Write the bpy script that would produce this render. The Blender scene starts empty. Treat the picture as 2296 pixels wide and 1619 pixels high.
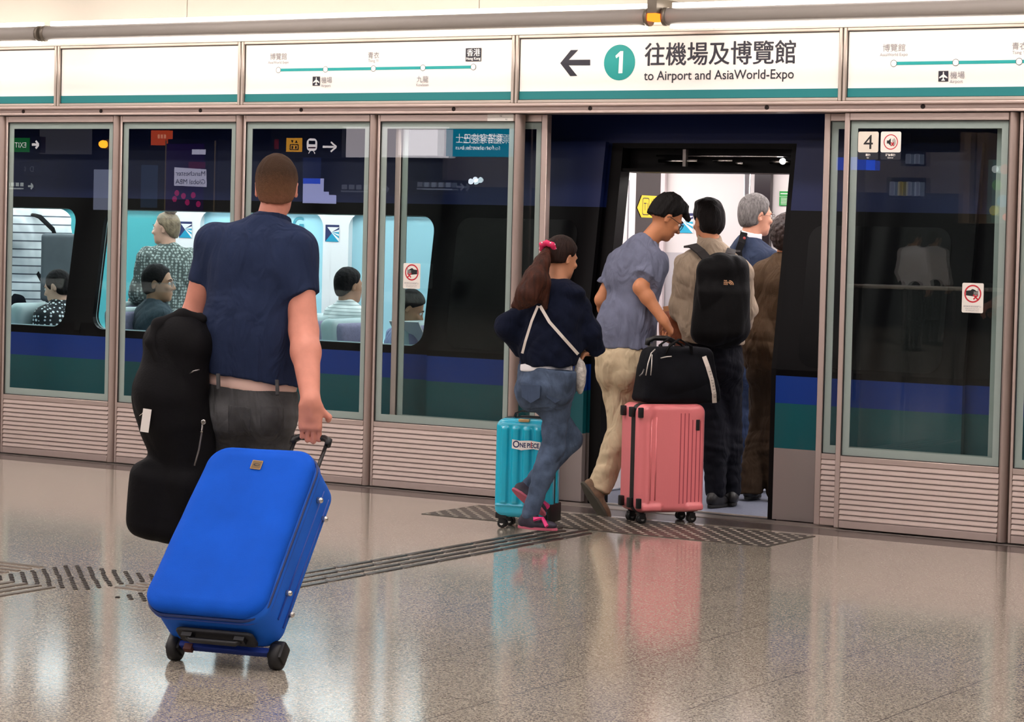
# Station platform with screen doors, a train behind them and travellers boarding
import bpy, bmesh, math, random
import numpy as np
from mathutils import Vector, Matrix
random.seed(7); np.random.seed(7)
SC = bpy.context.scene
COL = SC.collection
R = math.radians

# ------------------------------------------------------------------ camera
FPX, PPY, YAW, PITCH, ROLL = 5573.4, 687.97, 0.54803, -0.030857, -0.024322
CAM = np.array([0.0, -12.5455, 1.6])
def _axes():
    f = np.array([-math.sin(YAW)*math.cos(PITCH), math.cos(YAW)*math.cos(PITCH), math.sin(PITCH)])
    r = np.array([math.cos(YAW), math.sin(YAW), 0.0]); d = -np.cross(r, f)
    c, s = math.cos(ROLL), math.sin(ROLL)
    return c*r + s*d, -s*r + c*d, f
CR, CD, CF = _axes()                      # camera right, down, forward in the world
cam = bpy.data.cameras.new('camera'); co = bpy.data.objects.new('camera', cam); COL.objects.link(co)
co.matrix_world = Matrix(((CR[0], -CD[0], -CF[0], CAM[0]), (CR[1], -CD[1], -CF[1], CAM[1]), (CR[2], -CD[2], -CF[2], CAM[2]), (0, 0, 0, 1)))
cam.sensor_fit = 'HORIZONTAL'; cam.sensor_width = 36.0; cam.lens = FPX/2296*36
cam.shift_y = (PPY - 809.5)/2296; cam.clip_end = 200
SC.camera = co
# ------------------------------------------------------------------ world, exposure
SC.view_settings.view_transform = 'Standard'; SC.view_settings.look = 'None'
SC.view_settings.gamma = 1.0; SC.view_settings.use_curve_mapping = False
SC.view_settings.exposure = 0.0
w = bpy.data.worlds.new('station_air'); SC.world = w; w.use_nodes = True
w.node_tree.nodes['Background'].inputs[0].default_value = (0.9, 0.88, 1.0, 1)
w.node_tree.nodes['Background'].inputs[1].default_value = 0.02
SC.cycles.max_bounces = 8; SC.cycles.transparent_max_bounces = 16
SC.cycles.use_denoising = True
SC.cycles.sample_clamp_indirect = 4.0
SC.cycles.caustics_reflective = False; SC.cycles.caustics_refractive = False

def ray(x, y): return CR*((x-1148)/FPX) + CD*((y-PPY)/FPX) + CF
def at(x, y, Z): return CAM + ray(x, y)*Z                      # a point seen at a pixel, Z metres in front of the lens
def fl(x, y, z=0.0):
    d = ray(x, y); return CAM + d*((z-CAM[2])/d[2])
def wl(x, y, Y=0.0):
    d = ray(x, y); return CAM + d*((Y-CAM[1])/d[1])

# ------------------------------------------------------------------ materials
def lin(h):
    if isinstance(h, str):
        h = h.lstrip('#'); c = [int(h[i:i+2], 16)/255 for i in (0, 2, 4)]
    else: c = list(h)
    return tuple(v/12.92 if v <= .04045 else ((v+.055)/1.055)**2.4 for v in c) + (1.0,)
MATS = {}
def mat(name, col='#808080', rough=.6, metal=0., spec=.5, bump=0., bscale=60., vary=0., vscale=8., emit=None, estr=0., stretch=(1, 1, 1), coat=0., sheen=0., fold=0., fscale=9.):
    if name in MATS: return MATS[name]
    m = bpy.data.materials.new(name); m.use_nodes = True; nt = m.node_tree; b = nt.nodes['Principled BSDF']
    b.inputs['Base Color'].default_value = lin(col); b.inputs['Roughness'].default_value = rough
    b.inputs['Metallic'].default_value = metal; b.inputs['Specular IOR Level'].default_value = spec
    b.inputs['Coat Weight'].default_value = coat; b.inputs['Sheen Weight'].default_value = sheen
    if emit is not None:
        b.inputs['Emission Color'].default_value = lin(emit); b.inputs['Emission Strength'].default_value = estr
    if bump or vary or fold:
        tc = nt.nodes.new('ShaderNodeTexCoord'); mp = nt.nodes.new('ShaderNodeMapping'); mp.inputs['Scale'].default_value = stretch
        nt.links.new(tc.outputs['Object'], mp.inputs[0])
    if bump:
        n = nt.nodes.new('ShaderNodeTexNoise'); n.inputs['Scale'].default_value = bscale; n.inputs['Detail'].default_value = 4
        bp = nt.nodes.new('ShaderNodeBump'); bp.inputs['Strength'].default_value = bump; bp.inputs['Distance'].default_value = .01
        nt.links.new(mp.outputs[0], n.inputs['Vector']); nt.links.new(n.outputs['Fac'], bp.inputs['Height']); nt.links.new(bp.outputs[0], b.inputs['Normal'])
    if fold:        # soft creases of hanging cloth
        n = nt.nodes.new('ShaderNodeTexNoise'); n.inputs['Scale'].default_value = fscale; n.inputs['Detail'].default_value = 2; n.inputs['Distortion'].default_value = 1.6
        m2 = nt.nodes.new('ShaderNodeMapping'); m2.inputs['Scale'].default_value = (1, 1, .45); m2.inputs['Rotation'].default_value = (.3, .2, 0); nt.links.new(tc.outputs['Object'], m2.inputs[0]); nt.links.new(m2.outputs[0], n.inputs['Vector'])
        b2 = nt.nodes.new('ShaderNodeBump'); b2.inputs['Strength'].default_value = fold; b2.inputs['Distance'].default_value = .05; nt.links.new(n.outputs['Fac'], b2.inputs['Height'])
        if bump: nt.links.new(b2.outputs[0], bp.inputs['Normal'])
        else: nt.links.new(b2.outputs[0], b.inputs['Normal'])
    if vary:
        n = nt.nodes.new('ShaderNodeTexNoise'); n.inputs['Scale'].default_value = vscale; n.inputs['Detail'].default_value = 5
        rp = nt.nodes.new('ShaderNodeValToRGB'); c = lin(col)
        rp.color_ramp.elements[0].position = .3; rp.color_ramp.elements[1].position = .7
        rp.color_ramp.elements[0].color = tuple(max(0, v*(1-vary)) for v in c[:3])+(1,)
        rp.color_ramp.elements[1].color = tuple(min(1, v*(1+vary)) for v in c[:3])+(1,)
        nt.links.new(mp.outputs[0], n.inputs['Vector']); nt.links.new(n.outputs['Fac'], rp.inputs[0]); nt.links.new(rp.outputs[0], b.inputs['Base Color'])
    MATS[name] = m; return m
def glow(name, col='#ffffff', strength=1.):
    if name in MATS: return MATS[name]
    m = bpy.data.materials.new(name); m.use_nodes = True; nt = m.node_tree
    nt.nodes.remove(nt.nodes['Principled BSDF']); e = nt.nodes.new('ShaderNodeEmission')
    e.inputs[0].default_value = lin(col); e.inputs[1].default_value = strength
    nt.links.new(e.outputs[0], nt.nodes['Material Output'].inputs[0]); MATS[name] = m; return m
def glass(name, tint, ior=1.5, rough=0., boost=1.0):
    """thin pane: tinted straight-through light plus a Fresnel mirror"""
    if name in MATS: return MATS[name]
    m = bpy.data.materials.new(name); m.use_nodes = True; nt = m.node_tree
    nt.nodes.remove(nt.nodes['Principled BSDF'])
    t = nt.nodes.new('ShaderNodeBsdfTransparent'); t.inputs[0].default_value = lin(tint)
    g = nt.nodes.new('ShaderNodeBsdfGlossy'); g.inputs['Roughness'].default_value = rough
    ge = nt.nodes.new('ShaderNodeNewGeometry'); dt = nt.nodes.new('ShaderNodeVectorMath'); dt.operation = 'DOT_PRODUCT'
    nt.links.new(ge.outputs['Incoming'], dt.inputs[0]); nt.links.new(ge.outputs['Normal'], dt.inputs[1])
    def mth(op, a, b, c=None):
        n = nt.nodes.new('ShaderNodeMath'); n.operation = op; n.use_clamp = op == 'MULTIPLY_ADD'
        for i, v in enumerate((a, b, c)):
            if v is None: continue
            if hasattr(v, 'name'): nt.links.new(v, n.inputs[i])
            else: n.inputs[i].default_value = v
        return n.outputs[0]
    f0 = ((ior-1)/(ior+1))**2*1.7*boost                     # both faces of the pane
    ab = mth('ABSOLUTE', dt.outputs['Value'], None); om = mth('SUBTRACT', 1.0, ab); pw = mth('POWER', om, 5.0); fres = mth('MULTIPLY_ADD', pw, 1-f0, f0)
    mx = nt.nodes.new('ShaderNodeMixShader')
    nt.links.new(fres, mx.inputs[0])
    nt.links.new(t.outputs[0], mx.inputs[1]); nt.links.new(g.outputs[0], mx.inputs[2]); nt.links.new(mx.outputs[0], nt.nodes['Material Output'].inputs[0])
    MATS[name] = m; return m

# ------------------------------------------------------------------ objects
def thing(name, label, cat, loc=(0, 0, 0), rz=0., group=None):
    o = bpy.data.objects.new(name, None); COL.objects.link(o); o.location = loc; o.rotation_euler = (0, 0, rz); o.empty_display_size = .1
    return tag(o, label, cat, group)
def tag(o, label=None, cat=None, group=None, kind=None):
    if label: o['label'] = label
    if cat: o['category'] = cat
    if group: o['group'] = group
    if kind: o['kind'] = kind
    return o
def link(name, me, parent=None, mats=None, smooth=False, label=None, world=True):
    o = bpy.data.objects.new(name, me); COL.objects.link(o)
    for m in (mats or []): me.materials.append(m)
    if smooth:
        me.polygons.foreach_set('use_smooth', [True]*len(me.polygons))
    if parent is not None:
        o.parent = parent
        if world:
            M = Matrix() if parent.parent else Matrix.LocRotScale(parent.location, parent.rotation_euler, parent.scale)   # parts sit at the world origin
            o.matrix_parent_inverse = M.inverted()
    if label: o['label'] = label
    return o

class MB:
    """collects boxes, bars, tubes and plates into one mesh"""
    def __init__(s): s.bm = bmesh.new(); s.mi = 0
    def _f(s, vs, smooth=False):
        try:
            f = s.bm.faces.new(vs); f.material_index = s.mi; f.smooth = smooth; return f
        except ValueError: return None
    def hexa(s, P):
        v = [s.bm.verts.new(p) for p in P]
        for q in ((0, 3, 2, 1), (4, 5, 6, 7), (0, 1, 5, 4), (1, 2, 6, 5), (2, 3, 7, 6), (3, 0, 4, 7)): s._f([v[i] for i in q])
        return s
    def box(s, x0, x1, y0, y1, z0, z1):
        return s.hexa([(x0, y0, z0), (x1, y0, z0), (x1, y1, z0), (x0, y1, z0), (x0, y0, z1), (x1, y0, z1), (x1, y1, z1), (x0, y1, z1)])
    def obox(s, c, ax, ay, az, hx, hy, hz):
        c, ax, ay, az = [np.array(q, float) for q in (c, ax, ay, az)]
        P = [c+ax*hx*i+ay*hy*j+az*hz*k for k in (-1, 1) for i, j in ((-1, -1), (1, -1), (1, 1), (-1, 1))]
        return s.hexa([tuple(p) for p in P])
    def poly(s, pts, smooth=False):
        return s._f([s.bm.verts.new(tuple(p)) for p in pts], smooth)
    def prism(s, outline, off):
        """outline: 3-D points of one face; off: extrusion vector"""
        a = [s.bm.verts.new(tuple(p)) for p in outline]; off = np.array(off, float)
        b = [s.bm.verts.new(tuple(np.array(p, float)+off)) for p in outline]; n = len(a)
        s._f(a[::-1]); s._f(b)
        for i in range(n): s._f([a[i], a[(i+1) % n], b[(i+1) % n], b[i]])
        return s
    def tube(s, pts, r, n=10, caps=True, closed=False):
        pts = [np.array(p, float) for p in pts]; rs = r if hasattr(r, '__len__') else [r]*len(pts); rings = []; up = None
        for i, p in enumerate(pts):
            a = pts[i-1] if (i > 0 or closed) else p; b = pts[(i+1) % len(pts)] if (i < len(pts)-1 or closed) else p
            t = b-a; t /= np.linalg.norm(t)+1e-12
            if up is None:
                up = np.array([0, 0, 1.]) if abs(t[2]) < .9 else np.array([1., 0, 0])
            u = up-t*np.dot(up, t); u /= np.linalg.norm(u)+1e-12; v = np.cross(t, u); up = u
            rings.append([s.bm.verts.new(tuple(p+(u*math.cos(2*math.pi*k/n)+v*math.sin(2*math.pi*k/n))*rs[i])) for k in range(n)])
        m = len(rings)
        for i in range(m if closed else m-1):
            A, B = rings[i], rings[(i+1) % m]
            for k in range(n): s._f([A[k], A[(k+1) % n], B[(k+1) % n], B[k]], True)
        if caps and not closed: s._f(rings[0][::-1]); s._f(rings[-1])
        return s
    def strap(s, pts, nrm, wdt, th):
        """flat band along points; nrm: outward normals"""
        pts = [np.array(p, float) for p in pts]; rings = []
        for i, p in enumerate(pts):
            a = pts[max(i-1, 0)]; b = pts[min(i+1, len(pts)-1)]; t = b-a; t /= np.linalg.norm(t)+1e-12
            n = np.array(nrm[i] if hasattr(nrm[0], '__len__') else nrm, float); n = n-t*np.dot(n, t); n /= np.linalg.norm(n)+1e-12; q = np.cross(t, n)
            rings.append([s.bm.verts.new(tuple(p+q*x*wdt/2+n*y)) for x, y in ((-1, 0), (1, 0), (1, th), (-1, th))])
        for A, B in zip(rings, rings[1:]):
            for k in range(4): s._f([A[k], A[(k+1) % 4], B[(k+1) % 4], B[k]])
        s._f(rings[0][::-1]); s._f(rings[-1]); return s
    def lathe(s, c, axis, prof, n=20):
        """prof: (distance along axis, radius)"""
        c = np.array(c, float); ax = np.array(axis, float); ax /= np.linalg.norm(ax)
        u = np.cross(ax, (0, 0, 1.) if abs(ax[2]) < .9 else (1., 0, 0)); u /= np.linalg.norm(u); v = np.cross(ax, u); rings = []
        for d, r in prof:
            rings.append([s.bm.verts.new(tuple(c+ax*d+(u*math.cos(2*math.pi*k/n)+v*math.sin(2*math.pi*k/n))*max(r, 1e-4))) for k in range(n)])
        for A, B in zip(rings, rings[1:]):
            for k in range(n): s._f([A[k], A[(k+1) % n], B[(k+1) % n], B[k]], True)
        s._f(rings[0][::-1]); s._f(rings[-1]); return s
    def mesh(s, name='m', bevel=0., seg=2):
        if bevel: bmesh.ops.bevel(s.bm, geom=list(s.bm.edges), offset=bevel, segments=seg, affect='EDGES', profile=.6, clamp_overlap=True)
        bmesh.ops.recalc_face_normals(s.bm, faces=s.bm.faces)
        me = bpy.data.meshes.new(name); s.bm.to_mesh(me); s.bm.free(); return me
    def build(s, name, m, parent=None, bevel=0., seg=2, smooth=False, label=None):
        me = s.mesh(name, bevel, seg)
        o = link(name, me, parent, m if isinstance(m, (list, tuple)) else [m], False, label)
        if smooth or bevel:
            me.polygons.foreach_set('use_smooth', [True]*len(me.polygons))
            if bevel and not smooth:
                try: me.set_sharp_from_angle(angle=R(40))
                except Exception: pass
        return o
def rrect(w, h, r, n=6):
    """rounded rectangle outline centred on the origin, counter-clockwise"""
    P = []
    for cx, cy, a0 in ((w/2-r, h/2-r, 0), (-w/2+r, h/2-r, 90), (-w/2+r, -h/2+r, 180), (w/2-r, -h/2+r, 270)):
        for k in range(n+1):
            a = R(a0+90*k/n); P.append((cx+r*math.cos(a), cy+r*math.sin(a)))
    return P
def text_mesh(body, size, align='LEFT', shear=0., bold=0., xs=1.0):
    """lettering turned into a flat mesh in the XY plane, baseline at y=0"""
    cu = bpy.data.curves.new('lettering', 'FONT'); cu.body = body; cu.size = size; cu.align_x = align; cu.shear = shear; cu.offset = bold; cu.resolution_u = 4
    o = bpy.data.objects.new('lettering', cu); COL.objects.link(o)
    dg = bpy.context.evaluated_depsgraph_get(); me = bpy.data.meshes.new_from_object(o.evaluated_get(dg))
    bpy.data.objects.remove(o); bpy.data.curves.remove(cu)
    if xs != 1.0:
        for v in me.vertices: v.co.x *= xs
    return me
def place(me, org, ax, ay, lift=0.):
    """maps a mesh of the XY plane onto the plane org + x*ax + y*ay"""
    org, ax, ay = [np.array(q, float) for q in (org, ax, ay)]; n = np.cross(ax, ay)
    for v in me.vertices:
        p = org+ax*v.co.x+ay*v.co.y+n*(v.co.z+lift); v.co = p
    return me
class Print:
    """flat printed marks (shapes and lettering) on one plane, several inks -> one mesh"""
    def __init__(s, org, ax, ay): s.o, s.ax, s.ay = [np.array(q, float) for q in (org, ax, ay)]; s.n = np.cross(s.ax, s.ay); s.V = []; s.F = []; s.MI = []; s.mats = []; s.lv = 0
    def _m(s, m):
        if m not in s.mats: s.mats.append(m)
        return s.mats.index(m)
    def _add(s, pts, faces, m):
        k = len(s.V); s.lv += 1; z = .0006+.00012*s.lv
        s.V += [tuple(s.o+s.ax*x+s.ay*y+s.n*z) for x, y in pts]; mi = s._m(m)
        for f in faces: s.F.append([k+i for i in f]); s.MI.append(mi)
        return s
    def poly(s, pts, m): return s._add(pts, [list(range(len(pts)))], m)
    def rect(s, x0, y0, x1, y1, m): return s.poly([(x0, y0), (x1, y0), (x1, y1), (x0, y1)], m)
    def rr(s, x0, y0, x1, y1, r, m): return s.poly([((x0+x1)/2+a, (y0+y1)/2+b) for a, b in rrect(x1-x0, y1-y0, r, 4)], m)
    def disc(s, x, y, r, m, n=28, ry=None):
        ry = ry or r; return s.poly([(x+r*math.cos(2*math.pi*k/n), y+ry*math.sin(2*math.pi*k/n)) for k in range(n)], m)
    def ring(s, x, y, r, w_, m, n=32):
        P = [(x+q*math.cos(2*math.pi*k/n), y+q*math.sin(2*math.pi*k/n)) for q in (r, r-w_) for k in range(n)]
        return s._add(P, [[k, (k+1) % n, n+(k+1) % n, n+k] for k in range(n)], m)
    def bar(s, x0, y0, x1, y1, w_, m):
        d = np.array([x1-x0, y1-y0]); d = d/(np.linalg.norm(d)+1e-9)*w_/2
        return s.poly([(x0+d[1], y0-d[0]), (x1+d[1], y1-d[0]), (x1-d[1], y1+d[0]), (x0-d[1], y0+d[0])], m)
    def text(s, body, x, y, size, m, align='LEFT', bold=0., fit=None, fh=None):
        me = text_mesh(body, size, align, 0, bold)
        P = np.array([v.co[:2] for v in me.vertices]) if len(me.vertices) else np.zeros((1, 2))
        if fit:
            x0, x1 = P[:, 0].min(), P[:, 0].max(); P[:, 0] = (P[:, 0]-x0)*fit/max(x1-x0, 1e-6)
            if align == 'CENTER': P[:, 0] -= fit/2
        if fh:
            y0, y1 = P[:, 1].min(), P[:, 1].max(); P[:, 1] = (P[:, 1]-y0)*fh/max(y1-y0, 1e-6)
        F = [list(p.vertices) for p in me.polygons]; bpy.data.meshes.remove(me)
        return s._add([(x+a, y+b) for a, b in P], F, m)
    def build(s, name, parent=None, label=None):
        me = bpy.data.meshes.new(name); me.from_pydata(s.V, [], s.F); me.update()
        o = link(name, me, parent, s.mats, False, label); me.polygons.foreach_set('material_index', s.MI); return o
# ------------------------------------------------------------------ smooth solid modelling (bodies, cloth, bags)
def _v(a): return np.array(a, np.float32)
def cone(a, b, ra, rb, k=.02, op='u'): return dict(t='c', a=_v(a), b=_v(b), ra=ra, rb=rb, k=k, op=op)
def ell(c, r, ax=None, k=.02, op='u'):
    A = np.eye(3) if ax is None else np.array([np.array(q, float)/np.linalg.norm(q) for q in ax])
    return dict(t='e', c=_v(c), r=_v(r), A=A.astype(np.float32), k=k, op=op)
def rbox(c, h, ax=None, rd=.02, k=.02, op='u', taper=0., shear=0.):
    A = np.eye(3) if ax is None else np.array([np.array(q, float)/np.linalg.norm(q) for q in ax])
    return dict(t='b', c=_v(c), h=_v(h), A=A.astype(np.float32), rd=rd, k=k, op=op, taper=taper, shear=shear)
def slab(c, h, ax, r2, rd=.01, k=.02, op='u', taper=0., shear=0.):
    """plate with a rounded outline (axes 0 and 2) and softened rims (axis 1)"""
    d = rbox(c, h, ax, rd, k, op, taper, shear); d['t'] = 'p'; d['r2'] = r2; return d
def cut(p, n, k=.004):
    """keeps the side the normal points away from"""
    n = np.array(n, float); n /= np.linalg.norm(n); return dict(t='h', p=_v(p), n=n.astype(np.float32), k=k, op='i')
def chop(base, p, n, k=.003):
    """a primitive with a flat end (sleeves, hems)"""
    n = np.array(n, float); n /= np.linalg.norm(n); d = dict(base); d['ch'] = d.get('ch', [])+[(_v(p), n.astype(np.float32), k)]; return d
def _pd(q, P):
    t = q['t']
    if t == 'c':
        ba = q['b']-q['a']; pa = P-q['a']; L2 = float(ba@ba)+1e-12; h = np.clip((pa@ba)/L2, 0, 1); d = np.linalg.norm(pa-h[:, None]*ba, axis=1)-(q['ra']+(q['rb']-q['ra'])*h)
    elif t == 'e':
        l = (P-q['c'])@q['A'].T; k0 = np.linalg.norm(l/q['r'], axis=1); k1 = np.linalg.norm(l/(q['r']*q['r']), axis=1)+1e-9; d = k0*(k0-1)/k1
    elif t == 'b':
        l = (P-q['c'])@q['A'].T
        if q['shear']: l = l.copy(); l[:, 0] -= q['shear']*l[:, 2]
        h = q['h']-q['rd']
        if q['taper']:
            f = 1+q['taper']*l[:, 2]/q['h'][2]; hh = np.stack([h[0]*f, h[1]*f, np.full_like(f, h[2])], 1)
        else: hh = h
        e = np.abs(l)-hh; d = np.linalg.norm(np.maximum(e, 0), axis=1)+np.minimum(e.max(axis=1), 0)-q['rd']
    elif t == 'p':
        l = (P-q['c'])@q['A'].T; l[:, 0] -= q['shear']*l[:, 2]; hx = q['h'][0]*(1+q['taper']*l[:, 2]/q['h'][2]); l = np.abs(l); r2, rd = q['r2'], q['rd']; e = np.stack([l[:, 0]-hx+r2, l[:, 2]-q['h'][2]+r2], 1)
        d2 = np.linalg.norm(np.maximum(e, 0), axis=1)+np.minimum(e.max(axis=1), 0)-r2; w_ = np.stack([d2+rd, l[:, 1]-q['h'][1]+rd], 1)
        d = np.minimum(w_.max(axis=1), 0)+np.linalg.norm(np.maximum(w_, 0), axis=1)-rd
    elif t == 'h': d = (P-q['p'])@q['n']
    for (p, n, k) in q.get('ch', []):
        e = (P-p)@n; h = np.maximum(k-np.abs(d-e), 0)/k; d = np.maximum(d, e)+h*h*k*.25
    return d
def _bb(q):
    if q['t'] == 'c': return np.minimum(q['a']-q['ra'], q['b']-q['rb']), np.maximum(q['a']+q['ra'], q['b']+q['rb'])
    if q['t'] == 'e': e = np.sqrt(((q['A']*q['r'][:, None])**2).sum(0)); return q['c']-e, q['c']+e
    hh = q['h'].copy(); hh[:2] *= 1+abs(q['taper']); hh[0] += abs(q['shear'])*hh[2]; e = np.abs(q['A']*hh[:, None]).sum(0); return q['c']-e, q['c']+e
def sdf(prims, P, disp=None):
    D = np.full(len(P), .5, np.float32)
    for q in prims:
        k = max(q['k'], 1e-4)
        if q['t'] == 'h': d = _pd(q, P); m = slice(None)
        else:
            lo, hi = _bb(q); g = k+.04; m = np.nonzero(((P > lo-g) & (P < hi+g)).all(1))[0]
            if not len(m): continue
            d = _pd(q, P[m])
        E = D[m]
        if q['op'] == 'u': h = np.maximum(k-np.abs(E-d), 0)/k; D[m] = np.minimum(E, d)-h*h*k*.25
        elif q['op'] == 's': h = np.maximum(k-np.abs(E+d), 0)/k; D[m] = np.maximum(E, -d)+h*h*k*.25
        else: h = np.maximum(k-np.abs(E-d), 0)/k; D[m] = np.maximum(E, d)+h*h*k*.25
    if disp is not None: D = D+disp(P)
    return D
def bounds(prims, m):
    B = [_bb(q) for q in prims if q['op'] == 'u']
    return np.min([b[0] for b in B], 0)-m, np.max([b[1] for b in B], 0)+m
def surf(prims, vox=.007, disp=None, amp=0., smooth=1):
    """narrow-band surface nets -> (verts, quads)"""
    lo, hi = bounds(prims, 2.5*vox+amp); C4 = 4; nb = np.ceil((hi-lo)/(vox*C4)).astype(int)+1
    g = [lo[i]+(np.arange(nb[i])+.5)*vox*C4 for i in range(3)]
    P = np.stack(np.meshgrid(*g, indexing='ij'), -1).reshape(-1, 3).astype(np.float32)
    dc = sdf(prims, P).reshape(nb); near = np.abs(dc) < vox*C4*1.15+amp+.012
    n = nb*C4; D = np.repeat(np.repeat(np.repeat(np.where(dc > 0, 1., -1.).astype(np.float32), C4, 0), C4, 1), C4, 2)
    bi = np.argwhere(near)
    o = np.stack(np.meshgrid(*[np.arange(C4)]*3, indexing='ij'), -1).reshape(-1, 3)
    for s in range(0, len(bi), 6000):
        idx = (bi[s:s+6000, None, :]*C4+o[None]).reshape(-1, 3); Q = (lo+(idx+.5)*vox).astype(np.float32); D[idx[:, 0], idx[:, 1], idx[:, 2]] = sdf(prims, Q, disp)
    S = D < 0
    c = [S[i:n[0]-1+i, j:n[1]-1+j, k:n[2]-1+k] for i in (0, 1) for j in (0, 1) for k in (0, 1)]
    cnt = sum(x.astype(np.int8) for x in c); act = (cnt > 0) & (cnt < 8); ids = -np.ones(act.shape, np.int64); ci = np.argwhere(act); ids[act] = np.arange(len(ci))
    acc = np.zeros((len(ci), 3)); wn = np.zeros(len(ci)); cor = [(i, j, k) for i in (0, 1) for j in (0, 1) for k in (0, 1)]
    val = [D[ci[:, 0]+i, ci[:, 1]+j, ci[:, 2]+k] for i, j, k in cor]
    for a in range(8):
        for b in range(a+1, 8):
            df = [x-y for x, y in zip(cor[b], cor[a])]
            if sum(map(abs, df)) != 1: continue
            va, vb = val[a], val[b]; m = (va < 0) != (vb < 0); t = np.where(m, va/(va-vb+1e-12), 0)
            acc += m[:, None]*(np.array(cor[a])+t[:, None]*np.array(df)); wn += m
    V = lo+(ci+.5+acc/np.maximum(wn, 1)[:, None])*vox; F = []
    for ax in range(3):
        sl0 = [slice(None)]*3; sl1 = [slice(None)]*3; sl0[ax] = slice(0, n[ax]-1); sl1[ax] = slice(1, n[ax])
        A, B = S[tuple(sl0)], S[tuple(sl1)]; e = np.argwhere(A != B); b, c_ = (ax+1) % 3, (ax+2) % 3
        e = e[(e[:, b] > 0) & (e[:, c_] > 0) & (e[:, b] < n[b]-1) & (e[:, c_] < n[c_]-1)]
        inside = A[tuple(e.T)]; q = []
        for db, dc_ in ((-1, -1), (0, -1), (0, 0), (-1, 0)):
            f = e.copy(); f[:, b] += db; f[:, c_] += dc_; q.append(ids[tuple(f.T)])
        q = np.stack(q, 1); q[~inside] = q[~inside][:, ::-1]; F.append(q)
    F = np.concatenate(F); F = F[(F >= 0).all(1)]
    for _ in range(smooth):
        s_ = np.zeros_like(V); k_ = np.zeros(len(V))
        for i in range(4):
            np.add.at(s_, F[:, i], V[F[:, (i+1) % 4]]+V[F[:, (i-1) % 4]]); np.add.at(k_, F[:, i], 2)
        V = V*.5+.5*s_/np.maximum(k_, 1)[:, None]
    return V, F
def mesh_vf(name, V, F):
    me = bpy.data.meshes.new(name); me.vertices.add(len(V)); me.vertices.foreach_set('co', np.asarray(V, np.float32).ravel())
    me.loops.add(F.size); me.loops.foreach_set('vertex_index', F.astype(np.int32).ravel()); me.polygons.add(len(F))
    me.polygons.foreach_set('loop_start', np.arange(0, F.size, 4, dtype=np.int32)); me.update(calc_edges=True); me.validate()
    me.polygons.foreach_set('use_smooth', [True]*len(me.polygons)); return me
def solid(name, prims, m, parent=None, vox=.007, disp=None, amp=0., smooth=1, label=None):
    sets = prims if isinstance(prims[0], list) else [prims]; Vs, Fs, k = [], [], 0
    for i, ps in enumerate(sets):
        vx = vox[i] if isinstance(vox, (list, tuple)) else vox
        V, F = surf(ps, vx, disp, amp, smooth); Vs.append(V); Fs.append(F+k); k += len(V)
    return link(name, mesh_vf(name, np.concatenate(Vs), np.concatenate(Fs)), parent, m if isinstance(m, list) else [m], False, label)
def wrinkle(amp, scale=(30, 30, 12), seed=0, ax=None, zfade=None):
    """drapery: warped folds along the long axis of the noise"""
    rs = np.random.RandomState(seed); A = np.eye(3) if ax is None else np.array(ax); K = rs.normal(size=(9, 3)); K /= np.linalg.norm(K, axis=1)[:, None]; ph = rs.uniform(0, 6.28, 9); sc = np.array(scale)
    def f(P):
        l = (P@A.T)*sc; d = np.zeros(len(P)); wv = np.sin(l@K[0]*.7+ph[0])*1.5+np.sin(l@K[1]*.45+ph[1])
        for i in range(2, 9):
            v = np.sin(l@K[i]*(.8+.25*i)+ph[i]+wv); m = .5+.5*np.sin(l@K[(i+3) % 9]*.6+ph[i]*2)      # ridges that come and go
            d += m*(1-2*np.abs(v)**.8)/(1+.22*i)
        if zfade is not None: d = d*np.clip((zfade[0]-P[:, 2])/zfade[1], 0, 1)
        return amp*d*.85
    return f
# ------------------------------------------------------------------ shared materials
STEEL = mat('brushed_steel', '#c9b6ae', .42, .75, bump=.03, bscale=40, stretch=(3, 3, 60))
STEEL_D = mat('dull_steel_post', '#b8a59d', .4, .8)
STEEL_L = mat('louvre_steel', '#b9a8a0', .42, .8)
DARK = mat('rubber_black', '#0c0b0c', .5)
INK = mat('sign_ink', '#22202e', .5)
GREYINK = mat('sign_grey_ink', '#8d8a90', .6)
TEAL = mat('sign_teal', '#0c7073', .5)
TEAL_B = mat('line_teal', '#0f9c9c', .5)
WHITE = mat('sign_white', '#f4efeb', .35)
CREAM = mat('cream_panel', '#efe7da', .45)
RED = mat('warning_red', '#c3202f', .5)
BLACK = mat('print_black', '#141318', .5)
PAPER = mat('label_paper', '#e9e3dc', .6)
FRIT = mat('frosted_glass_border', '#b0b6b2', .4, spec=.4)
PSDGLASS = glass('screen_door_glass', '#f1f7f6', 1.5, 0, 1.0)

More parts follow.
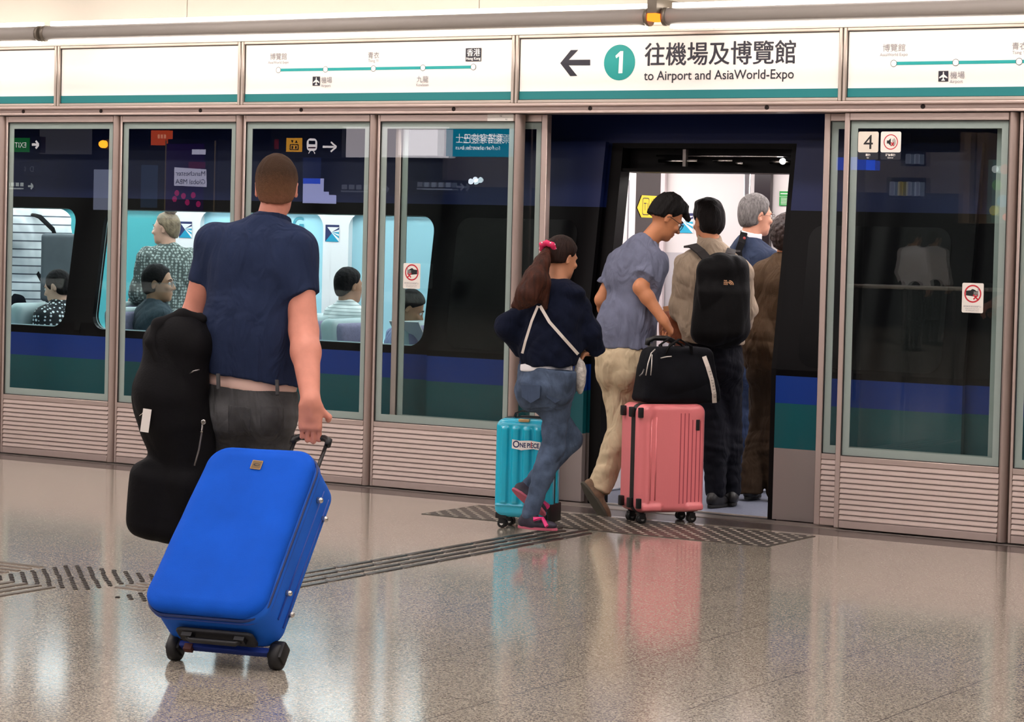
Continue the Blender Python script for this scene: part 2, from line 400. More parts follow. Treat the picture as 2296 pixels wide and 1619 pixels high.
def granite():
    m = bpy.data.materials.new('polished_granite'); m.use_nodes = True; nt = m.node_tree; b = nt.nodes['Principled BSDF']; L = nt.links.new
    tc = nt.nodes.new('ShaderNodeTexCoord')
    v = nt.nodes.new('ShaderNodeTexVoronoi'); v.inputs['Scale'].default_value = 210; L(tc.outputs['Object'], v.inputs['Vector'])
    sep = nt.nodes.new('ShaderNodeSeparateColor'); L(v.outputs['Color'], sep.inputs[0])
    n = nt.nodes.new('ShaderNodeTexNoise'); n.inputs['Scale'].default_value = 90; n.inputs['Detail'].default_value = 6; L(tc.outputs['Object'], n.inputs['Vector'])
    ad = nt.nodes.new('ShaderNodeMath'); ad.operation = 'MULTIPLY_ADD'; ad.inputs[1].default_value = .45; L(sep.outputs[0], ad.inputs[0]); L(n.outputs['Fac'], ad.inputs[2])
    rp = nt.nodes.new('ShaderNodeValToRGB'); L(ad.outputs[0], rp.inputs[0])
    e = rp.color_ramp.elements; e[0].position = .42; e[0].color = lin('#524c45'); e[1].position = 1.0; e[1].color = lin('#d2c9ba')
    q = e.new(.62); q.color = lin('#958c7f'); q = e.new(.8); q.color = lin('#aea596')
    # tile joints, 0.6 m grid
    sx = nt.nodes.new('ShaderNodeSeparateXYZ'); L(tc.outputs['Object'], sx.inputs[0]); outs = []
    for i, off in ((0, .21), (1, .03)):
        a = nt.nodes.new('ShaderNodeMath'); a.operation = 'ADD'; a.inputs[1].default_value = 60+off; L(sx.outputs[i], a.inputs[0])
        f = nt.nodes.new('ShaderNodeMath'); f.operation = 'MODULO'; f.inputs[1].default_value = .6; L(a.outputs[0], f.inputs[0])
        l = nt.nodes.new('ShaderNodeMath'); l.operation = 'LESS_THAN'; l.inputs[1].default_value = .005; L(f.outputs[0], l.inputs[0]); outs.append(l)
    mx = nt.nodes.new('ShaderNodeMath'); mx.operation = 'MAXIMUM'; L(outs[0].outputs[0], mx.inputs[0]); L(outs[1].outputs[0], mx.inputs[1])
    mc = nt.nodes.new('ShaderNodeMix'); mc.data_type = 'RGBA'; L(mx.outputs[0], mc.inputs[0]); L(rp.outputs[0], mc.inputs[6]); mc.inputs[7].default_value = lin('#5a5350')
    L(mc.outputs[2], b.inputs['Base Color'])
    b.inputs['Roughness'].default_value = .13; b.inputs['Specular IOR Level'].default_value = .65
    b.inputs['Coat Weight'].default_value = .45; b.inputs['Coat Roughness'].default_value = .11; b.inputs['Coat IOR'].default_value = 1.5
    bp = nt.nodes.new('ShaderNodeBump'); bp.inputs['Strength'].default_value = .06; bp.inputs['Distance'].default_value = .002
    n2 = nt.nodes.new('ShaderNodeTexNoise'); n2.inputs['Scale'].default_value = 30; L(tc.outputs['Object'], n2.inputs['Vector']); L(n2.outputs['Fac'], bp.inputs['Height']); L(bp.outputs[0], b.inputs['Normal'])
    MATS['polished_granite'] = m; return m
GRAN = granite()

# ------------------------------------------------------------------ floor, ceiling, far walls
X0, X1 = -34.0, 6.0
b = MB(); b.box(X0, X1, -30, -.27, -.12, 0); fo = b.build('floor', GRAN); tag(fo, kind='structure')
b = MB(); b.box(X0, X1, -.27, .0, -.12, .0005); tag(b.build('trim_1', mat('dark_granite_edge', '#4f4643', .25, bump=.05, bscale=200, vary=.25, vscale=150)), kind='structure')
b = MB(); b.box(X0, X1, 0, .14, -.5, .004); tag(b.build('trim_2', mat('threshold_steel', '#a99f97', .35, .85)), kind='structure')
b = MB(); b.box(X0, X1, .14, 4.6, -1.3, -1.2); tag(b.build('floor_trackbed', mat('track_concrete', '#2a2727', .9)), kind='structure')
b = MB(); b.box(X0, X1, 4.5, 4.6, -1.2, 4.4); tag(b.build('wall_trackside', mat('tunnel_wall', '#26262b', .8)), kind='structure')
b = MB(); b.box(X0-.1, X0, -30, 4.6, -1.3, 4.4); tag(b.build('wall_left', mat('far_wall', '#3a3a40', .6)), kind='structure')
b = MB(); b.box(X1, X1+.1, -30, 4.6, -1.3, 4.4); tag(b.build('wall_right', mat('far_wall', '#3a3a40', .6)), kind='structure')
b = MB(); b.box(X0, X1, -30.1, -30, -.2, 4.4); tag(b.build('wall_back', mat('concourse_wall', '#2b2c33', .5)), kind='structure')
b = MB(); b.box(X0, X1, -30, 4.6, 4.4, 4.5); tag(b.build('ceiling', mat('ceiling_dark', '#56555c', .7)), kind='structure')
# cream fascia above the signs, with open joints
b = MB(); xs = [X0, -13.4, -10.17, -7.95, -5.1, -2.6, X1]
for i in range(len(xs)-1): b.box(xs[i]+.003, xs[i+1]-.003, .02, .10, 2.80, 4.4)
tag(b.build('trim_3', CREAM), kind='structure')
b = MB(); b.box(X0, X1, -.55, .02, 3.075, 3.16); b.box(X0, X1, -.58, -.54, 3.03, 3.2); b.box(X0, X1, .10, .16, 2.8, 4.4)
tag(b.build('trim_4', mat('dark_soffit', '#4a4138', .6)), kind='structure')
b = MB(); b.box(X0, X1, -.03, .10, 2.748, 2.80); b.box(X0, X1, -.045, -.03, 2.785, 2.80)
tag(b.build('trim_5', CREAM), kind='structure')
# header rail over the doors
b = MB(); b.box(X0, X1, .0, .16, 2.288, 2.346)
b.box(X0, X1, -.03, .0, 2.330, 2.346); b.box(X0, X1, -.03, .0, 2.288, 2.302)
hd = b.build('header_rail', STEEL, None, bevel=.003); tag(hd, 'long steel header rail with screw heads running above the glass panels', 'rail')
for px, py in ((52, 254), (226, 251), (449, 247), (675, 244.5), (1017, 242), (1323, 240.5), (1719, 241), (2069, 242)):
    p = wl(px, py, -.002); s = MB(); s.lathe((p[0], .001, 2.316), (0, -1, 0), [(0, .013), (.004, .013), (.006, .010), (.006, .005), (.003, .005)], 16); s.build('screw', mat('dark_screw', '#3a3332', .4, .7), hd)
# platform lighting: rows of recessed panels in the ceiling
# ------------------------------------------------------------------ platform screen doors
def frame_panel(name, label, x0, x1, y, zt=2.284, left=.017, right=.057, post=True, group=None, slats=True, z0=.012, zg0=.412, zg1=2.243, cat='screen door'):
    t = thing(name, label, cat, ((x0+x1)/2, y, 0), 0, group)
    gx0, gx1 = x0+left, x1-right; d = .05
    b = MB(); b.box(x0, gx0, y, y+d, z0, zt); b.box(gx0, gx1, y, y+d, zg1, zt); b.box(gx0, gx1, y, y+d, .376, zg0-.004); b.box(gx0, gx1, y, y+d, z0, .055)
    b.box(gx0, gx1, y+.03, y+d, .055, .376)
    if not post: b.box(gx1, x1, y, y+d, z0, zt)
    b.build('frame', STEEL, t, bevel=.0025, seg=1)
    if post:      # rounded upright on the right-hand side
        b = MB(); n = 10; pts = [(gx1+.002, y+.05), (gx1+.002, y+.002)]+[(gx1+.014+(x1-gx1-.02)*math.sin(R(90*k/n)), y-.012+.055*(1-math.cos(R(90*k/n)))) for k in range(n+1)]
        b.prism([(px_, py_, z0) for px_, py_ in pts], (0, 0, zt-z0)); b.build('upright', STEEL_D, t, smooth=False)
    if slats:
        b = MB(); n = 11; ph = (.376-.055)/n
        for k in range(n):
            z = .055+k*ph; b.hexa([(gx0, y+.002, z+.003), (gx1, y+.002, z+.003), (gx1, y+.03, z+.003), (gx0, y+.03, z+.003), (gx0, y+.008, z+ph-.002), (gx1, y+.008, z+ph-.002), (gx1, y+.03, z+ph-.002), (gx0, y+.03, z+ph-.002)])
            b.box(gx0, gx1, y-.001, y+.008, z+.002, z+.0065)
        b.build('louvre', STEEL_L, t)
    b = MB(); b.box(gx0, gx0+.003, y+.004, y+.01, zg0, zg1); b.box(gx1-.003, gx1, y+.004, y+.01, zg0, zg1); b.box(gx0, gx1, y+.004, y+.01, zg1-.004, zg1); b.box(gx0, gx1, y+.004, y+.01, zg0-.004, zg0)
    b.build('gasket', DARK, t)
    b = MB(); b.poly([(gx0, y+.012, zg0), (gx1, y+.012, zg0), (gx1, y+.012, zg1), (gx0, y+.012, zg1)]); b.build('glass_pane', PSDGLASS, t)
    fx, fz = .043, .043; b = MB(); yf = y+.016
    for (u0, u1, v0, v1) in ((gx0+.003, gx0+fx, zg0, zg1), (gx1-fx, gx1-.003, zg0, zg1), (gx0+fx, gx1-fx, zg1-fz, zg1), (gx0+fx, gx1-fx, zg0, zg0+fz)): b.box(u0, u1, yf, yf+.004, v0, v1)
    b.build('frosted_border', FRIT, t)
    return t
GX = [-12.71, -11.692, -10.692, -9.680, -8.650, -7.612]
LBL = ['louvred glass screen panel at the extreme left edge, almost out of frame', 'glass screen panel in front of the train window with the striped shirt passenger', 'glass screen panel in front of the seated passenger with glasses', 'glass screen panel directly behind the head of the man in the blue polo', 'glass screen panel just left of the open doorway, with a red hand warning sticker']
for i in range(5): frame_panel('platform_screen_panel', LBL[i], GX[i], GX[i+1]-.004, 0., group='fixed glass panels of the platform screen')
PR5 = frame_panel('platform_screen_panel', 'glass screen panel right of the open doorway, with car 4 and quiet car stickers', -5.558, -4.563, 0., left=.03, group='fixed glass panels of the platform screen')
frame_panel('platform_screen_panel', 'glass screen panel cut by the right edge of the picture', -4.559, -3.55, 0., group='fixed glass panels of the platform screen')
frame_panel('platform_screen_panel', 'glass screen panel just beyond the right edge of the picture', -3.546, -2.54, 0., group='fixed glass panels of the platform screen')
frame_panel('platform_screen_panel', 'glass screen panel two panels beyond the right edge of the picture', -2.536, -1.53, 0., group='fixed glass panels of the platform screen')
LL = frame_panel('sliding_screen_door', 'open sliding glass leaf pocketed on the left of the doorway, behind the woman', -8.56, -7.484, .066, left=.04, right=.04, post=False, group='open sliding leaves')
RL = frame_panel('sliding_screen_door', 'open sliding glass leaf pocketed on the right of the doorway, narrow strip showing', -5.708, -4.63, .066, left=.036, right=.04, post=False, group='open sliding leaves')
# small plate on the panel left of the doorway
pl = Print((-7.86, -.0005, 2.244), (1, 0, 0), (0, 0, 1)); pl.rect(0, 0, .18, .04, PAPER); pl.rect(0, .0195, .18, .0205, GREYINK); pl.text('H2', .085, .025, .014, BLACK); pl.text('A1', .125, .005, .014, BLACK)
tag(pl.build('number_plate'), 'small white plate marked H2 and A1 above the glass left of the doorway', 'plate')

# ------------------------------------------------------------------ fascia signs
def sign(label, x0, x1):
    t = thing('fascia_sign', label, 'sign', ((x0+x1)/2, 0, 2.35), 0, 'fascia signs above the screen doors')
    b = MB(); f = .022; za, zb = 2.346, 2.748
    b.box(x0, x0+f, -.03, .1, za, zb); b.box(x1-f, x1, -.03, .1, za, zb); b.box(x0+f, x1-f, -.03, .1, za, za+.02); b.box(x0+f, x1-f, -.03, .1, zb-.02, zb)
    b.build('frame', mat('sign_frame', '#c2b5ab', .4, .7), t, bevel=.004, seg=1)
    b = MB(); b.box(x0+f, x1-f, -.012, .05, za+.02, zb-.02); b.build('face', WHITE, t)
    b = MB(); b.box(x0+f, x1-f, -.014, -.012, za+.022, za+.071); b.build('stripe', TEAL, t)
    b = MB(); b.box(x0+f, x0+f+.004, -.0145, -.012, za+.02, zb-.02); b.box(x1-f-.004, x1-f, -.0145, -.012, za+.02, zb-.02); b.box(x0+f, x1-f, -.0145, -.012, zb-.024, zb-.02); b.box(x0+f, x1-f, -.0145, -.012, za+.02, za+.0235); b.build('shadow_gap', DARK, t)
    return t
def plane_mark(P, x, y, s):
    P.rect(x, y, x+s, y+s, INK); c = x+s/2
    P.poly([(c-.06*s, y+.86*s), (c, y+.95*s), (c+.06*s, y+.86*s), (c+.06*s, y+.2*s), (c-.06*s, y+.2*s)], WHITE)
    P.poly([(c-.05*s, y+.68*s), (c-.42*s, y+.40*s), (c-.42*s, y+.28*s), (c-.05*s, y+.42*s)], WHITE); P.poly([(c+.05*s, y+.68*s), (c+.05*s, y+.42*s), (c+.42*s, y+.28*s), (c+.42*s, y+.40*s)], WHITE)
    P.poly([(c, y+.26*s), (c-.18*s, y+.14*s), (c-.18*s, y+.07*s), (c+.18*s, y+.07*s), (c+.18*s, y+.14*s)], WHITE)
def route_map(t, xs, zs):
    """station dots at world x positions xs"""
    P = Print((xs[0], -.0125, 0), (1, 0, 0), (0, 0, 1)); L = [x-xs[0] for x in xs]; z = zs
    P.rect(0, z-.009, L[-1], z+.009, TEAL_B)
    for l in L: P.disc(l, z, .019, BLACK, 24); P.disc(l, z, .0165, WHITE, 24)
    g = GREYINK
    P.text('博覽館', 0, z+.068, .045, g, 'CENTER'); P.text('AsiaWorld Expo', 0, z+.04, .024, g, 'CENTER')
    plane_mark(P, L[1]-.095, z-.1, .056)
    P.text('機場', L[1]-.03, z-.082, .042, GREYINK, 'LEFT'); P.text('Airport', L[1]-.03, z-.108, .024, g, 'LEFT')
    P.text('青衣', L[2], z+.065, .043, g, 'CENTER'); P.text('Tsing Yi', L[2], z+.04, .024, g, 'CENTER')
    if len(L) > 3:
        P.text('九龍', L[3], z-.085, .043, g, 'CENTER'); P.text('Kowloon', L[3], z-.11, .024, g, 'CENTER')
        P.rect(L[4]-.055, z+.034, L[4]+.055, z+.112, INK); [P.text('香港', L[4]+dx, z+.068, .047, WHITE, 'CENTER') for dx in (-.0008, .0008)]; P.text('Hong Kong', L[4], z+.043, .022, WHITE, 'CENTER', .0004)
    P.build('route_map', t)
SX = [-13.2, -11.222, -9.690, -7.662, -5.568, -3.2]
sign('blank white fascia sign cut by the left edge of the picture', SX[0]+.002, SX[1]-.002)
sign('blank white fascia sign above the two leftmost whole glass panels', SX[1]+.002, SX[2]-.002)
s3 = sign('white route map sign ending in a dark Hong Kong box, left of the arrow sign', SX[2]+.002, SX[3]-.002)
s4 = sign('white direction sign with arrow and teal number 1 above the open doorway', SX[3]+.002, SX[4]-.002)
sign('blank white fascia sign beyond the right edge of the picture', -3.198, -1.2)
s5 = sign('white route map sign cut by the right edge of the picture', SX[4]+.002, SX[5]-.002)
xs3 = [wl(px, py)[0] for px, py in ((627, 158), (732.5, 156), (840, 154), (951, 152), (1064, 150))]
route_map(s3, xs3, float(np.mean([wl(px, py)[2] for px, py in ((627, 158), (840, 154), (1064, 150))])))
xs5 = [wl(px, py)[0] for px, py in ((2006, 141), (2145, 140.5), (2287, 140))]
xs5 += [xs5[2]+(xs5[2]-xs5[1]), xs5[2]+2*(xs5[2]-xs5[1])]; route_map(s5, xs5, float(wl(2145, 140.5)[2]))
# the direction sign
o4 = wl(1167, 200); P = Print((0, -.0125, 0), (1, 0, 0), (0, 0, 1))
def q4(x, y): p = wl(x, y); return (p[0], p[2])
P.poly([q4(*p) for p in ((1258.6, 142), (1282.5, 112.6), (1299, 112.3), (1278, 134.5), (1326, 134), (1326, 147), (1278, 147), (1297, 170.5), (1281, 171))], INK)
c = q4(1391.5, 140.5); P.disc(c[0], c[1], abs(q4(1426.5, 140)[0]-q4(1356.5, 140)[0])/2, mat('number_teal', '#10938f', .5), 40)
t0 = q4(1381.5, 164.8); P.poly([q4(*p) for p in ((1382.5, 125.5), (1393.5, 115), (1400, 115), (1398, 164.5), (1389, 164.8), (1391, 126.5), (1384, 131))], WHITE)
a = q4(1448, 148); e = q4(1785, 146)
for dx, dz in ((-.0022, 0), (.0022, 0), (0, .0012), (0, -.0012), (0, 0)): P.text('往機場及博覽館', a[0]+dx, a[1]+dz, .16, INK, 'LEFT', 0, fit=e[0]-a[0], fh=q4(1600, 97)[1]-q4(1600, 149)[1])
a = q4(1446, 180); e = q4(1782, 178); P.text('to Airport and AsiaWorld-Expo', a[0], a[1], .075, INK, 'LEFT', .0004, fit=e[0]-a[0])
P.build('direction_text', s4)

# ------------------------------------------------------------------ stickers on the glass
def hand_sticker(name, label, px0, py0, px1, py1, flip):
    a, e = wl(px0, py1, .01), wl(px1, py0, .01); w_, h = e[0]-a[0], e[2]-a[2]
    P = Print((a[0], .0105, a[2]), (1, 0, 0), (0, 0, 1)); P.rr(0, 0, w_, h, .008, PAPER); cx, cy, r = w_/2, h*.64, w_*.40
    f = -1 if flip else 1
    P.ring(cx, cy, r, r*.17, RED); hx = lambda u: cx+f*u*r
    pts = [(.8, .32), (.25, .38), (.1, .52), (-.1, .5), (-.45, .3), (-.6, .3), (-.6, -.18), (-.2, -.3), (.8, -.2)]
    P.poly([(hx(u), cy+v*r) for u, v in (pts if not flip else pts[::-1])], BLACK)
    for k in range(3): P.bar(hx(-.65), cy+(.18-.16*k)*r, hx(-.1), cy+(.18-.16*k)*r, r*.05, PAPER)
    P.bar(hx(-.05), cy-.1*r, hx(-.6), cy-.62*r, r*.16, RED); P.bar(hx(-.6), cy-.12*r, hx(-.1), cy-.62*r, r*.16, RED)
    P.bar(hx(-.62), cy+.7*r, hx(-.62), cy-.3*r, r*.08, GREYINK)
    P.text('請勿將手放在玻璃門上', w_/2, h*.19, w_*.085, GREYINK, 'CENTER'); P.text('Keep hands clear from', w_/2, h*.12, w_*.07, GREYINK, 'CENTER'); P.text('the sliding glass doors', w_/2, h*.06, w_*.07, GREYINK, 'CENTER')
    tag(P.build(name), label, 'sticker', 'hand warning stickers')
hand_sticker('warning_sticker', 'pale hand warning sticker on the glass left of the doorway', 903.5, 591, 943, 646.5, False)
hand_sticker('warning_sticker', 'white hand warning sticker low on the glass panel right of the doorway', 2156, 635.5, 2206, 700.5, True)
def square_sticker(label, px0, py0, px1, py1, cap1, cap2, draw, name):
    a, e = wl(px0, py1, .01), wl(px1, py0, .01); w_, h = e[0]-a[0], e[2]-a[2]
    P = Print((a[0], .0105, a[2]), (1, 0, 0), (0, 0, 1)); s = h*.26
    P.rr(0, 0, w_, h*.6, .008, mat('sticker_navy', '#161a28', .5)); P.rr(0, s, w_, h, .01, mat('sticker_cream', '#ded5c8', .5) if draw == '4' else PAPER)
    P.text(cap1, w_/2, s*.52, s*.36, PAPER, 'CENTER', .0005); P.text(cap2, w_/2, s*.2, s*.22, PAPER, 'CENTER', .0003)
    cx, cy = w_/2, s+(h-s)/2
    if draw == '4': P.text('4', cx, s+(h-s)*.16, .12, BLACK, 'CENTER', 0, fit=w_*.46, fh=(h-s)*.68)
    else:
        r = w_*.35; P.ring(cx, cy, r, r*.12, RED)
        P.poly([(cx-.55*r, cy+.2*r), (cx-.55*r, cy-.2*r), (cx-.3*r, cy-.2*r), (cx, cy-.5*r), (cx, cy+.5*r), (cx-.3*r, cy+.2*r)], BLACK)
        for k in range(3):
            for j in range(4):
                a0, a1 = R(-45+j*22.5), R(-45+(j+1)*22.5); q = r*(.35+.17*k); P.bar(cx-.05*r+q*math.cos(a0), cy+q*math.sin(a0), cx-.05*r+q*math.cos(a1), cy+q*math.sin(a1), r*.06, BLACK)
        P.bar(cx+.05*r, cy-.05*r, cx+.45*r, cy-.5*r, r*.13, RED); P.bar(cx+.45*r, cy-.05*r, cx+.05*r, cy-.5*r, r*.13, RED)
    tag(P.build(name), label, 'sticker')
square_sticker('square car 4 sticker at the top of the glass panel right of the doorway', 1923, 295, 1970.5, 358, '車廂', 'Car', '4', 'car_number_sticker')
square_sticker('square quiet car sticker with a crossed-out loudspeaker beside the number 4', 1973.5, 295, 2021, 358, '靜音車廂', 'Quiet car', 'q', 'quiet_car_sticker')

# ------------------------------------------------------------------ tube luminaires over the signs
def luminaire(label, x0, x1, y=-.35, zc=2.80, r=.048):
    t = thing('tube_luminaire', label, 'light', ((x0+x1)/2, y, zc), 0, 'tube luminaires above the signs')
    b = MB(); b.lathe((x0, y, zc), (1, 0, 0), [(0, r*.8), (.0, r), (x1-x0, r), (x1-x0, r*.8)], 24); b.build('housing', mat('luminaire_grey', '#aaa39c', .5), t)
    for e in (x0, x1): b = MB(); b.lathe((e-.012, y, zc), (1, 0, 0), [(0, r*1.06), (.024, r*1.06)], 24); b.build('end_cap', mat('end_cap_grey', '#7d7468', .45, .4), t)
    b = MB(); b.box(x0+.03, x1-.03, y+r*.2, y+r*1.5, zc+r*.98, zc+r*1.6); b.build('upper_lamp', glow('lamp_white', '#fff4ea', 11.), t)
    b = MB(); b.box(x0+.03, x1-.03, y-r*.2, y+r*1.0, zc-r*1.35, zc-r*.98); b.build('lower_lamp', glow('lamp_white', '#fff4ea', 11.), t)
    n = max(2, int((x1-x0)/1.2))
    for k in range(n): x = x0+(x1-x0)*(k+.5)/n; b = MB(); b.box(x-.012, x+.012, y+r*.9, -.03, zc-.012, zc+.012); b.build('bracket', mat('end_cap_grey'), t)
luminaire('tube luminaire at the far left, ending just past the picture edge', -15.5, -11.085)
luminaire('long grey tube luminaire in the middle, above the route map sign', -11.035, -6.60)
luminaire('tube luminaire on the right, from the amber lamp to the picture edge', -6.49, -1.5)
t = thing('indicator_lamp', 'amber indicator lamp between two tube luminaires above the doorway sign', 'lamp', (-6.545, -.35, 2.80))
b = MB(); b.box(-6.575, -6.515, -.42, -.02, 2.815, 2.90); b.build('bracket', mat('end_cap_grey'), t, bevel=.004)
b = MB(); b.box(-6.573, -6.517, -.425, -.33, 2.772, 2.815); b.build('lens', glow('amber_glow', '#ff7420', 3.2), t, bevel=.006)

# ------------------------------------------------------------------ tactile paving
TB = mat('tactile_dark', '#3d3835', .35, .4)
def dome(b, x, y, r, h): b.lathe((x, y, 0), (0, 0, 1), [(0, r), (h*.6, r*.9), (h, r*.5)], 8)
STUD = mat('tactile_stud', '#a0968a', .35, .4)
b = MB(); b.box(-7.63, -5.50, -.965, -.36, -.01, .003); pm = b.mesh('tactile_plate')
po = link('tactile_plate', pm, None, [mat('tactile_plate_dark', '#4a443e', .4, .3)]); tag(po, 'dark studded tactile plate on the floor in front of the open doorway', 'tactile paving')
b = MB()
for i in range(23):
    for j in range(12): dome(b, -7.60+.092*i+(.046 if j % 2 else 0), -.94+.0507*j, .0165, .006)
d_ = b.build('stud', STUD, po); tag(d_, kind='stuff')
b = MB()
for k, x in enumerate((-6.72, -6.64, -6.56, -6.48)):
    y = -.98-.1*(k % 2)
    while y > -3.55: b.box(x-.018, x+.018, y-.285, y, -.01, .005); y -= .3
g = b.build('guide_path', TB, bevel=.004, seg=1); tag(g, 'straight strip of raised guide bars leading across the floor to the doorway', 'tactile paving')
b = MB()
for k in range(4):
    y = -3.955-.077*k; e = -7.735; b.box(-9.6, e-.0-(.0), y-.017, y+.017, -.01, .005)
    x = -7.279-.08*k; b.box(x-.017, x+.017, -6.2, -4.385, -.01, .005)
for k in range(3): y = -4.205+.072*k; b.box(-7.08, -6.92+(-.045*k), y-.016, y+.016, -.01, .005)
g = b.build('guide_bars', mat('tactile_bar_brown', '#6a5f55', .35, .4), bevel=.004, seg=1); tag(g, 'raised guide bars meeting at the dotted junction on the floor at the left', 'tactile paving')
b = MB()
for (cx, cy) in ((-7.55, -3.95), (-7.26, -3.95), (-7.55, -4.24), (-7.26, -4.24), (-6.97, -3.95), (-6.75, -4.30), (-6.68, -4.02)):
    for i in range(8):
        for j in range(8):
            x, y = cx-.13+.037*i, cy-.13+.037*j
            if (i+j) % 2 == 0 and not (-7.1 < x < -6.9 and y < -4.03): dome(b, x, y, .0115, .006)
d_ = b.build('dotted_junction', mat('tactile_dot_dark', '#2e2826', .4, .4)); tag(d_, 'groups of small dark studs in the floor at the left where guide paths meet', 'tactile paving', None, 'stuff')
# ------------------------------------------------------------------ the train
def yb(z): return .30+.15*max(0., z-.85)            # the side leans inwards above the waist
def tp(x, z, o=0.): return (x, yb(z)+o, z)
BODY_GREY = mat('train_skirt_grey', '#9c908d', .35, .3); BODY_TEAL = mat('train_teal', '#06525a', .3, coat=.3); BODY_BLUE = mat('train_blue', '#0e3485', .4, spec=.3)
BODY_BLACK = mat('train_black_band', '#09080a', .3, spec=.1); BODY_NAVY = mat('train_navy', '#0d1c4c', .4, spec=.3)
TRAINGLASS = glass('train_window_tint', '#e0f6fc', 1.5, 0, .05)
BANDS = [(-.95, .405, 0), (.405, .66, 1), (.66, .815, 2), (.815, 1.75, 3), (1.75, 2.95, 4)]
BM = [BODY_GREY, BODY_TEAL, BODY_BLUE, BODY_BLACK, BODY_NAVY]
car = thing('train_car', 'dark blue train car standing behind the glass screen, its doorway open', 'train', (-8, .3, 0))
DX0, DX1, DZ = -7.275, -6.045, 2.115
WIN = [(-14.2, -11.42), (-11.17, -8.49)]; WZ0, WZ1 = .865, 1.675
b = MB()
def q_(x0, x1, z0, z1, mi, o=0., th=.04):
    b.mi = mi
    for za, zb in ([(z0, .85), (.85, z1)] if z0 < .85 < z1 else [(z0, z1)]):
        b.hexa([tp(x0, za, o), tp(x1, za, o), tp(x1, za, o+th), tp(x0, za, o+th), tp(x0, zb, o), tp(x1, zb, o), tp(x1, zb, o+th), tp(x0, zb, o+th)])
for z0, z1, mi in BANDS:
    for (x0, x1) in ((-29, DX0), (DX1, 4)):
        if mi == 3 and x0 < -10:
            q_(-29, WIN[0][0]-.1, z0, z1, 3); q_(WIN[0][1]+.1, WIN[1][0]-.1, z0, z1, 3); q_(WIN[1][1]+.1, x1, z0, z1, 3)
        else: q_(x0, x1, z0, z1, mi)
q_(DX0, DX1, DZ, 2.95, 4); q_(DX0, DX1, -.95, -.06, 0)
b.mi = 3
WO = []
for (wx0, wx1) in WIN:          # band with a rounded opening
    cx, cz = (wx0+wx1)/2, (WZ0+WZ1)/2; O = rrect(wx1-wx0, WZ1-WZ0, .10, 7); n = len(O); WO.append([(cx+u, cz+v) for u, v in O]); hw, hh = (wx1-wx0)/2, (WZ1-WZ0)/2
    def outer(i, u, v):
        k = i // 8; f = (i % 8)/7.
        c = [(1, 1), (-1, 1), (-1, -1), (1, -1)][k]; ex, ez0, ez1 = hw+.1, .815-cz, 1.75-cz; X = c[0]*ex; Zc = ez1 if c[1] > 0 else ez0
        st = {0: ((X, v), (u, Zc)), 1: ((u, Zc), (X, v)), 2: ((X, v), (u, Zc)), 3: ((u, Zc), (X, v))}[k]
        if f < .5: return st[0][0] if k % 2 == 0 else u, v if k % 2 == 0 else Zc
        if f > .5: return u if k % 2 == 0 else X, Zc if k % 2 == 0 else v
        return X, Zc
    OUT = [outer(i, *O[i]) for i in range(n)]
    for i in range(n):
        j = (i+1) % n; A, B, C_, D_ = O[i], O[j], OUT[j], OUT[i]
        b.poly([tp(cx+p[0], cz+p[1]) for p in (A, B)]+[tp(cx+p[0], cz+p[1]) for p in (C_, D_)])
        if i % 8 in (3,): pass
        b.poly([tp(cx+A[0], cz+A[1], 0), tp(cx+A[0], cz+A[1], .06), tp(cx+B[0], cz+B[1], .06), tp(cx+B[0], cz+B[1], 0)])
    for k, (sx, sz) in enumerate(((1, 1), (-1, 1), (-1, -1), (1, -1))):      # fill each outer corner
        i3, i4 = k*8+3, k*8+4; X = cx+sx*(hw+.1); Z = 1.75 if sz > 0 else .815
        b.poly([tp(cx+OUT[i3][0], cz+OUT[i3][1]), tp(X, Z), tp(cx+OUT[i4][0], cz+OUT[i4][1])])
b.build('body_side', BM, car)
for O in WO:
    b = MB(); b.poly([tp(x, z, .02) for x, z in O]); b.build('window_pane', TRAINGLASS, car)
    b = MB(); n = len(O); cx = sum(p[0] for p in O)/n; cz = sum(p[1] for p in O)/n
    for i in range(n):
        A, B = O[i], O[(i+1) % n]; s1 = lambda p: (cx+(p[0]-cx)*.996, cz+(p[1]-cz)*.985)
        b.poly([tp(*A, .035), tp(*B, .035), tp(*s1(B), .035), tp(*s1(A), .035)])
    b.build('window_seal', mat('seal_pale', '#e6eef0', .4), car)
# doorway frame
for x0, x1 in ((DX0, DX0+.075), (DX1-.05, DX1)):
    b = MB(); b.hexa([tp(x0, -.06, -.01), tp(x1, -.06, -.01), tp(x1, -.06, .1), tp(x0, -.06, .1), tp(x0, .85, -.01), tp(x1, .85, -.01), tp(x1, .85, .1), tp(x0, .85, .1)]); b.hexa([tp(x0, .85, -.01), tp(x1, .85, -.01), tp(x1, .85, .1), tp(x0, .85, .1), tp(x0, DZ, -.01), tp(x1, DZ, -.01), tp(x1, DZ, .1), tp(x0, DZ, .1)])
    b.build('door_jamb', mat('jamb_black', '#0e0c0d', .5, spec=.12), car)
b = MB(); b.box(DX0, DX1, yb(2.0)+.10, yb(2.0)+.3, 1.985, DZ); b.box(DX0, DX1, yb(2.0)+.01, yb(2.0)+.1, DZ-.01, DZ+.02); b.box(DX0, DX1, yb(2.0)-.0, yb(2.0)+.3, 1.965, 1.985); b.build('door_header', mat('jamb_black'), car)
CHR = mat('chrome', '#d8d4d2', .15, 1.)
b = MB(); y = yb(2.0)+.05; b.tube([(DX0+.28, y, 2.062), (DX1-.05, y, 2.062)], .006); b.build('door_rod', CHR, car)
